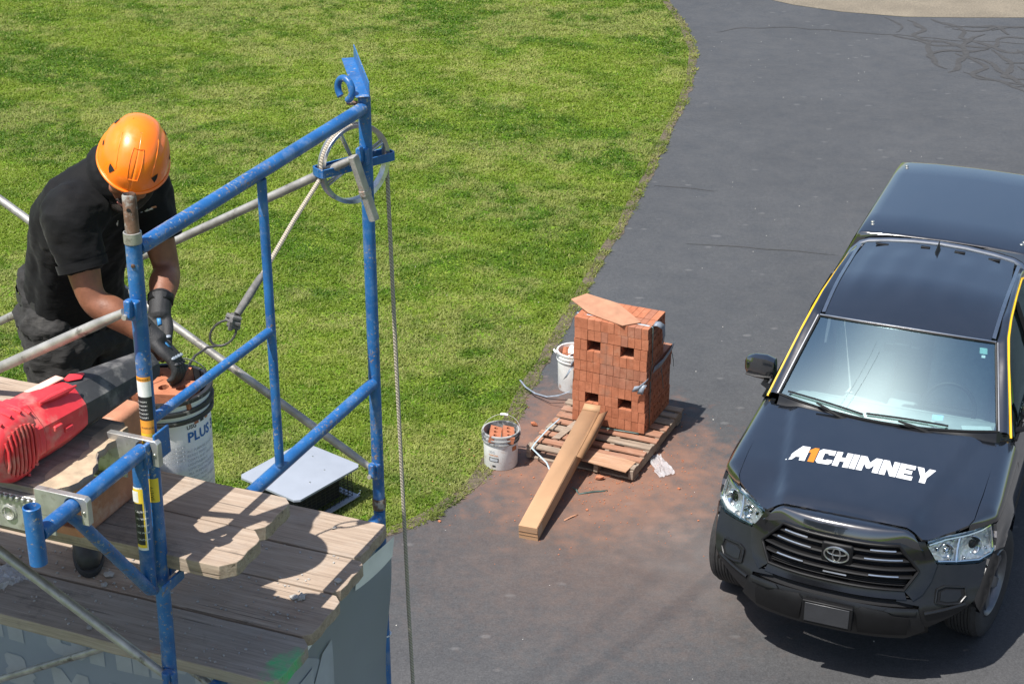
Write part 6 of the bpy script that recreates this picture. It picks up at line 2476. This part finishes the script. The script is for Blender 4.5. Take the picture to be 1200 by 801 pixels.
Rsh, Lsh = W_(-1.350, 4.965, 4.905), W_(-1.172, 5.235, 4.905)
Rel, Lel = W_(-1.285, 4.895, 4.655), W_(-1.112, 5.185, 4.635)
Rwr, Lwr = W_(-1.105, 4.865, 4.535), W_(-1.108, 5.010, 4.560)
Rhip, Lhip = W_(-1.505, 5.220, 4.470), W_(-1.395, 5.360, 4.470)
Rkn, Lkn = W_(-1.475, 5.125, 4.085), W_(-1.350, 5.335, 4.085)
Ran, Lan = W_(-1.462, 5.150, 3.720), W_(-1.400, 5.400, 3.720)
HC = W_(-1.158, 5.045, 5.032)
hf = Vector((-.02, -.82, -.56)).normalized()         # where the face points
hs = Vector((-.90, .03, .42))
hs = (hs - hf * hs.dot(hf)).normalized()
hu = hs.cross(hf)
if hu.z < 0:
    hu = -hu
HMx = Matrix(((hs.x, hf.x, hu.x), (hs.y, hf.y, hu.y), (hs.z, hf.z, hu.z)))


def hd(x, y, z):
    return HC + HMx @ Vector((x, y, z))


# body: one skin from head to ankles
body = MB()
blob(body, hd(0, -.01, .005), .076, .095, .108, HMx)
blob(body, hd(0, .035, -.065), .056, .060, .062, HMx)           # jaw
blob(body, hd(0, .074, -.098), .026, .022, .020, HMx)           # chin
limb(body, [hd(0, .092, .012), hd(0, .112, -.022), hd(0, .106, -.036)], [.009, .014, .011], 8)   # nose
blob(body, hd(.0, .088, .018), .050, .018, .014, HMx)           # brow
for s in (1, -1):
    blob(body, hd(s * .078, -.008, -.012), .010, .020, .032, HMx)  # ears
    blob(body, hd(s * .036, .074, -.030), .024, .020, .020, HMx)   # cheeks
limb(body, [W_(-1.262, 5.118, 4.925), HC.lerp(W_(-1.25, 5.115, 4.93), .45), hd(0, -.02, -.05)], [.060, .056, .055])
chest = [W_(-1.465, 5.295, 4.50), W_(-1.405, 5.235, 4.70), W_(-1.30, 5.16, 4.87)]
limb(body, [c_ - FWD * .012 for c_ in chest], [.092, .085, .078])
limb(body, [Rsh, W_(-1.275, 5.12, 4.895), Lsh], [.050, .058, .050])
for sh, el, wr in ((Rsh, Rel, Rwr), (Lsh, Lel, Lwr)):
    fo = el.lerp(wr, .33)
    limb(body, [sh, sh.lerp(el, .5), el, fo, el.lerp(wr, .75), wr], [.058, .054, .043, .049, .038, .031])
for hp2, kn, an in ((Rhip, Rkn, Ran), (Lhip, Lkn, Lan)):
    limb(body, [hp2, hp2.lerp(kn, .5), kn, kn.lerp(an, .35), an], [.085, .075, .055, .055, .04])
fuse(body, 'body', M_skin, person, .008, 5)
# beard, eyes, lips
M_hair = simple('dark_beard_hair', (.022, .014, .010), .8, var=.4, scale=120, bmp=.8)
bea = MB()
for s in (1, -1):
    limb(bea, [hd(s * .070, .005, -.035), hd(s * .062, .040, -.075), hd(s * .030, .078, -.100), hd(0, .088, -.106)], [.014, .018, .020, .021], 10)
limb(bea, [hd(.026, .098, -.052), hd(0, .106, -.048), hd(-.026, .098, -.052)], [.006, .009, .006], 8)
blob(bea, hd(0, .072, -.112), .040, .026, .020, HMx)
fuse(bea, 'beard', M_hair, person, .005, 3)
for s in (1, -1):
    blob_ = MB()
    blob(blob_, hd(s * .031, .084, .000), .0125, .0125, .0125)
    blob_.build('eye', M_white, person, sharp=0)
    b2 = MB()
    blob(b2, hd(s * .031, .0945, -.001), .0055, .003, .0055, HMx)
    b2.build('iris', M_kink, person, sharp=0)
lip = MB()
limb(lip, [hd(.020, .098, -.066), hd(0, .106, -.066), hd(-.020, .098, -.066)], [.004, .006, .004], 8)
lip.build('lips', simple('lips', (.28, .10, .08), .5), person, sharp=0)

# shirt with short sleeves
sh = MB()
ax_f = FWD


def torso(lst):
    secs = []
    for c, wv, dv, tilt in lst:
        f2 = (FWD * math.cos(R(tilt)) - Vector((0, 0, 1)) * math.sin(R(tilt)))
        secs.append(ell_ring(c, SDE, wv, f2, dv, 28, .5))
    return secs


sh.loft(torso([(W_(-1.466, 5.300, 4.395), .168, .134, 8), (W_(-1.456, 5.292, 4.45), .168, .132, 12), (W_(-1.434, 5.268, 4.56), .158, .122, 22), (W_(-1.398, 5.232, 4.70), .164, .124, 35), (W_(-1.352, 5.185, 4.81), .178, .128, 45),
               (W_(-1.300, 5.135, 4.90), .168, .112, 50), (W_(-1.245, 5.110, 4.955), .125, .095, 50), (W_(-1.222, 5.095, 4.985), .078, .075, 50)]))
for s_, e_ in ((Rsh, Rel), (Lsh, Lel)):
    limb(sh, [s_ + (W_(-1.27, 5.13, 4.88) - s_) * .45, s_, s_.lerp(e_, .30), s_.lerp(e_, .56)], [.100, .086, .080, .076])
shirt = fuse(sh, 'polo_shirt', M_shirt, person, .010, 5, .020, .075)
# sleeve hems, collar, chest logos
for s_, e_ in ((Rsh, Rel), (Lsh, Lel)):
    c = s_.lerp(e_, .60)
    d = (e_ - s_).normalized()
    a, b_ = frame_from(d)
    MB().loft([ell_ring(c - d * .016, a, .0805, b_, .0805), ell_ring(c + d * .012, a, .0790, b_, .0790), ell_ring(c + d * .014, a, .070, b_, .070), ell_ring(c - d * .01, a, .066, b_, .066)], cap=False).build('sleeve_hem', M_shirt, person, sharp=50)
col = MB()
cn = W_(-1.205, 5.080, 5.005)
for k in range(2):
    secs = []
    f2 = (FWD * math.cos(R(48)) - Vector((0, 0, 1)) * math.sin(R(48)))
    u2 = SDE.cross(f2)
    if u2.z < 0:
        u2 = -u2
    base = cn - u2 * .030
    secs = [ell_ring(base + u2 * .012, SDE, .082, f2, .088), ell_ring(base + u2 * .040, SDE, .074, f2, .080), ell_ring(base + u2 * .040, SDE, .069, f2, .075), ell_ring(base + u2 * .005, SDE, .100, f2, .108)]
MB().loft([secs[1], secs[3]], cap=False).build('collar', M_shirt, person, sharp=60).modifiers.new('thick', 'SOLIDIFY').thickness = .004
# trousers
tr = MB()
tr.loft(torso([(W_(-1.462, 5.294, 4.60), .145, .112, 10), (W_(-1.462, 5.294, 4.52), .160, .126, 8), (W_(-1.463, 5.294, 4.44), .172, .138, 4), (W_(-1.458, 5.29, 4.36), .170, .134, 0), (W_(-1.452, 5.285, 4.30), .140, .11, 0)]))
for hp2, kn, an in ((Rhip, Rkn, Ran), (Lhip, Lkn, Lan)):
    limb(tr, [hp2 + Vector((0, 0, -.03)), hp2.lerp(kn, .45), kn, kn.lerp(an, .45), an + Vector((0, 0, .03))], [.118, .108, .088, .086, .080])
fuse(tr, 'work_trousers', M_trou, person, .011, 3, .045, .060)
pk = MB()
pc = Rhip + SDE * .098 + Vector((.02, 0, -.05))
pk.tube([pc + Vector((-.06, .03, .02)), pc + Vector((-.02, .0, -.01)), pc + Vector((.03, -.02, .035))], [.006, .014, .006], 8, flat=.5)
pk.build('pocket_fold', M_trou, person, sharp=0)
MB().loft(torso([(W_(-1.462, 5.294, 4.535), .164, .130, 8), (W_(-1.462, 5.294, 4.500), .166, .132, 8)]), cap=False).build('belt', M_boot, person)
# boots
for an, fd in ((Ran, Vector((.26, -.97, 0))), (Lan, Vector((.72, -.69, 0)))):
    fd = fd.normalized()
    gz = DZ1 - WK.z
    sdv = Vector((-fd.y, fd.x, 0))
    bt = MB()
    base = Vector((an.x, an.y, gz))
    limb(bt, [base + Vector((0, 0, .155)), base + Vector((0, 0, .09)), base - fd * .02 + Vector((0, 0, .055))], [.058, .054, .050])
    limb(bt, [base - fd * .045 + Vector((0, 0, .050)), base + fd * .06 + Vector((0, 0, .058)), base + fd * .13 + Vector((0, 0, .050)), base + fd * .185 + Vector((0, 0, .043))], [.046, .050, .050, .040])
    bo_ = fuse(bt, 'boot', M_boot, person, .007, 4)
    sole = []
    for k in range(28):
        a = 2 * math.pi * k / 28
        l_ = math.cos(a)
        w_ = math.sin(a)
        p = base + fd * (.068 + .158 * l_) + sdv * (.052 * w_ * (1.0 + .12 * l_) - .0)
        sole.append((p.x, p.y))
    MB().prism(sole, gz + .001, gz + .024).build('sole', M_tyre, bo_, bevel=.005)

# helmet
M_helm, nt, b = nodes_of('orange_helmet_shell')
b.inputs['Base Color'].default_value = (.90, .17, .004, 1)
nt.links.new(ramp(nt, noise_tex(nt, mapped(nt, 1.0), 12.0, 5.0), [(.3, (.88, .165, .004)), (.7, (.93, .20, .006))]).outputs[0], b.inputs['Base Color'])
nt.links.new(ramp(nt, noise_tex(nt, mapped(nt, 1.0), 40.0, 6.0, .7), [(.4, (.28,) * 3), (.7, (.55,) * 3)]).outputs[0], b.inputs['Roughness'])
b.inputs['Coat Weight'].default_value = .4
b.inputs['Coat Roughness'].default_value = .15
HO = hd(0, -.006, .046)


def hel(th, ph, off=0.0):
    """Point on the shell: th around (0 = front), ph down from the crown."""
    st, ct = math.sin(th), math.cos(th)
    sp, cp_ = math.sin(ph), math.cos(ph)
    rx, ry, rz_ = .104, .132, .118
    x, y, z = rx * sp * st, ry * sp * ct, rz_ * cp_
    k = 1.0
    # shallow side grooves either side of a raised middle band
    d = abs(x)
    g = math.exp(-((d - .062) / .010) ** 2) * sstep(.25, .6, ph) * (1 - sstep(1.35, 1.55, ph))
    k -= .020 * g
    k += .012 * (1 - sstep(.050, .066, d)) * (1 - sstep(1.2, 1.6, ph))
    if ph > 1.45:
        k += .05 * sstep(1.45, 1.85, ph)
    v = Vector((x, y, z)) * k
    v += v.normalized() * off
    return HO + HMx @ v


def rim_ph(th):
    return 1.60 + .16 * (1 - math.cos(th)) / 2 + .10 * math.exp(-((abs(math.atan2(math.sin(th), math.cos(th))) - 1.6) / .5) ** 2)


hm = MB()
hm.grid(lambda u, v: hel(2 * math.pi * u, .0005 + v * (rim_ph(2 * math.pi * u) - .0005)), 80, 36)
hl_ = hm.build('helmet', M_helm, person, sharp=0)
sdm = hl_.modifiers.new('thick', 'SOLIDIFY')
sdm.thickness = .006
MB().tube([hel(2 * math.pi * k / 60, rim_ph(2 * math.pi * k / 60), .001) for k in range(60)], .0052, 8, closed=True).build('helmet_rim', M_helm, hl_)
MB().grid(lambda u, v: hel(2 * math.pi * u, 1.15 + v * (rim_ph(2 * math.pi * u) - 1.18), -.010), 48, 6).build('helmet_liner', M_void, hl_, sharp=0)


def hpatch(name, pts, mat, off, depth):
    surf_patch(name, pts, lambda a, p: hel(a, p, off), mat, hl_, .05, depth, (0, 0, 1))


def vent(name, pts, mat, off):  # dark patch laid on the shell, its colour standing in for a shaded opening
    mb_ = MB()
    c = (sum(p[0] for p in pts) / len(pts), sum(p[1] for p in pts) / len(pts))
    dn = poly_dense(pts, 4)
    vs = [hel(c[0], c[1], off)] + [hel(a, p, off) for a, p in dn]
    fs = [(0, 1 + i, 1 + (i + 1) % len(dn)) for i in range(len(dn))]
    mb_.add(vs, fs)
    mb_.build(name, mat, hl_, sharp=0)


for s in (1, -1):
    vent('vent', [(s * .60, 1.18), (s * .84, 1.16), (s * .80, 1.30), (s * .72, 1.40)], M_void, .0016)
    vent('vent', [(s * 2.05, .95), (s * 2.30, .98), (s * 2.25, 1.12), (s * 2.08, 1.06)], M_void, .0016)
    vent('vent', [(s * 1.45, 1.22), (s * 1.60, 1.22), (s * 1.58, 1.30), (s * 1.47, 1.30)], M_void, .0016)
# raised front panel with a fine groove round it
pan = [(-.20, .50), (.20, .50), (.115, 1.12), (-.115, 1.12)]
pd = poly_dense([(-.34, .42), (.34, .42), (.15, 1.18), (-.15, 1.18)], 8)
MB().tube([hel(a, p, .0008) for a, p in pd], .0017, 6, closed=True).build('front_panel_edge', M_helm, hl_)
for s in (1, -1):
    MB().tube([hel(s * a, p, .0006) for a, p in ((2.6, .55), (1.5, .55), (1.0, .70), (.72, .92), (.60, 1.12))], .0020, 6).build('shell_ridge', M_helm, hl_)
# chin strap
MB().tube([hel(-1.55, 1.55, -.006), hd(-.082, .03, -.05), hd(-.05, .06, -.112), hd(0, .058, -.132), hd(.05, .06, -.112), hd(.082, .03, -.05), hel(1.55, 1.55, -.006)], .0055, 8, flat=.35).build('chin_strap', M_dark, hl_)

# gloves
def glove(wr, kn_c, across, down, name, curl=1.0, spread=.021):
    """wr wrist, kn_c centre of the knuckles, across = from little finger to index, down = direction the fingers curl to."""
    g = MB()
    h = (kn_c - wr).normalized()
    ac = (across - h * across.dot(h)).normalized()
    up = h.cross(ac)
    if up.dot(down) > 0:
        up = -up
    ln = (kn_c - wr).length
    limb(g, [wr - h * .055, wr - h * .01, wr + h * .02], [.039, .036, .037], 14)
    for k in range(4):
        o_ = ac * (spread * (k - 1.5))
        limb(g, [wr + h * .01 + o_ * .55, wr + h * ln * .55 + o_ * .9, kn_c + o_], [.019, .0185, .0150], 10)
    tips = []
    for k, fl_ in enumerate((.80, .96, 1.0, .92)):
        o_ = ac * (spread * 1.06 * (k - 1.5))
        p0 = kn_c + o_
        d1 = (h * (1 - .25 * curl) - up * .45 * curl).normalized()
        d2 = (h * (1 - .75 * curl) - up * .95 * curl).normalized()
        d3 = (h * (.6 - 1.0 * curl) - up * 1.0).normalized()
        p1 = p0 + d1 * .043 * fl_
        p2 = p1 + d2 * .029 * fl_
        p3 = p2 + d3 * .022 * fl_
        limb(g, [p0, p1, p2, p3], [.0125, .0118, .0108, .0095], 10)
        tips.append((p0, p1, p2, p3))
    t0 = wr + h * ln * .30 + ac * spread * 1.6
    t1 = t0 + (h * .55 + ac * .65 - up * .35).normalized() * .042
    t2 = t1 + (h * .85 + ac * .10 - up * .55).normalized() * .033
    t3 = t2 + (h * .70 - ac * .15 - up * .80).normalized() * .025
    limb(g, [t0, t1, t2, t3], [.0165, .0145, .0125, .0105], 10)
    go = fuse(g, name, M_glove, person, .0038, 3)
    for (p0, p1, p2, p3) in tips:
        pad = MB()
        blob(pad, p0 + up * .0105 + h * .002, .0095, .0095, .005)
        pad.build('knuckle_pad', M_tag, go, sharp=0)
        pad = MB()
        c_ = p0.lerp(p1, .55)
        blob(pad, c_ + up * .010 + h * .003, .0085, .0085, .0045)
        pad.build('finger_pad', M_noz, go, sharp=0)
    bc = wr + h * ln * .45 + up * .0215
    MB().add([bc - h * .022 - ac * .005, bc + h * .014 - ac * .012, bc + h * .020 + ac * .000, bc - h * .014 + ac * .006], [(0, 1, 2, 3)]).build('blue_logo', simple('light_blue_print', (.05, .24, .52), .5), go).modifiers.new('thick', 'SOLIDIFY').thickness = .003
    MB().loft([ell_ring(wr - h * .058, ac, .042, up, .037), ell_ring(wr - h * .030, ac, .041, up, .036)], cap=False).build('cuff', M_dark, go).modifiers.new('thick', 'SOLIDIFY').thickness = .004
    return go


glove(Rwr, W_(-1.040, 4.840, 4.478), Vector((-.25, -.2, 1)) * 0 + Vector((-.1, 1, -.05)), Vector((.3, 0, -1)), 'glove', .8)
glove(Lwr, W_(-1.105, 4.935, 4.505), Vector((-1, -.1, 0)), Vector((0, -.3, -1)), 'glove', .8)


# small prints on the shirt
def print_patch(c, nr, w, h_, mat, nm, ang=0.0):
    nr = Vector(nr).normalized()
    a0, b0 = frame_from(nr)
    a1 = a0 * math.cos(ang) + b0 * math.sin(ang)
    a2 = b0 * math.cos(ang) - a0 * math.sin(ang)
    c = Vector(c) - WK
    o = MB().grid(lambda u, v: c + a1 * ((u - .5) * w) + a2 * ((v - .5) * h_), 8, 4).build(nm, mat, person, sharp=0)
    sw2 = o.modifiers.new('wrap', 'SHRINKWRAP')
    sw2.target = shirt
    sw2.wrap_method = 'NEAREST_SURFACEPOINT'
    sw2.offset = .0025
    return o


M_pale = simple('pale_shirt_print', (.42, .40, .38), .7, var=.4, scale=90)
print_patch((-1.1466, 5.1361, 4.8525), (.32, -.87, -.37), .040, .007, M_pale, 'chest_print', .15)
print_patch((-1.125, 5.144, 4.858), (.32, -.87, -.37), .020, .006, simple('orange_shirt_print', (.55, .22, .10), .7, var=.3, scale=90), 'chest_print', .15)
print_patch((-1.2349, 5.0841, 4.8268), (.62, -.63, -.47), .012, .026, M_pale, 'chest_print', .1)
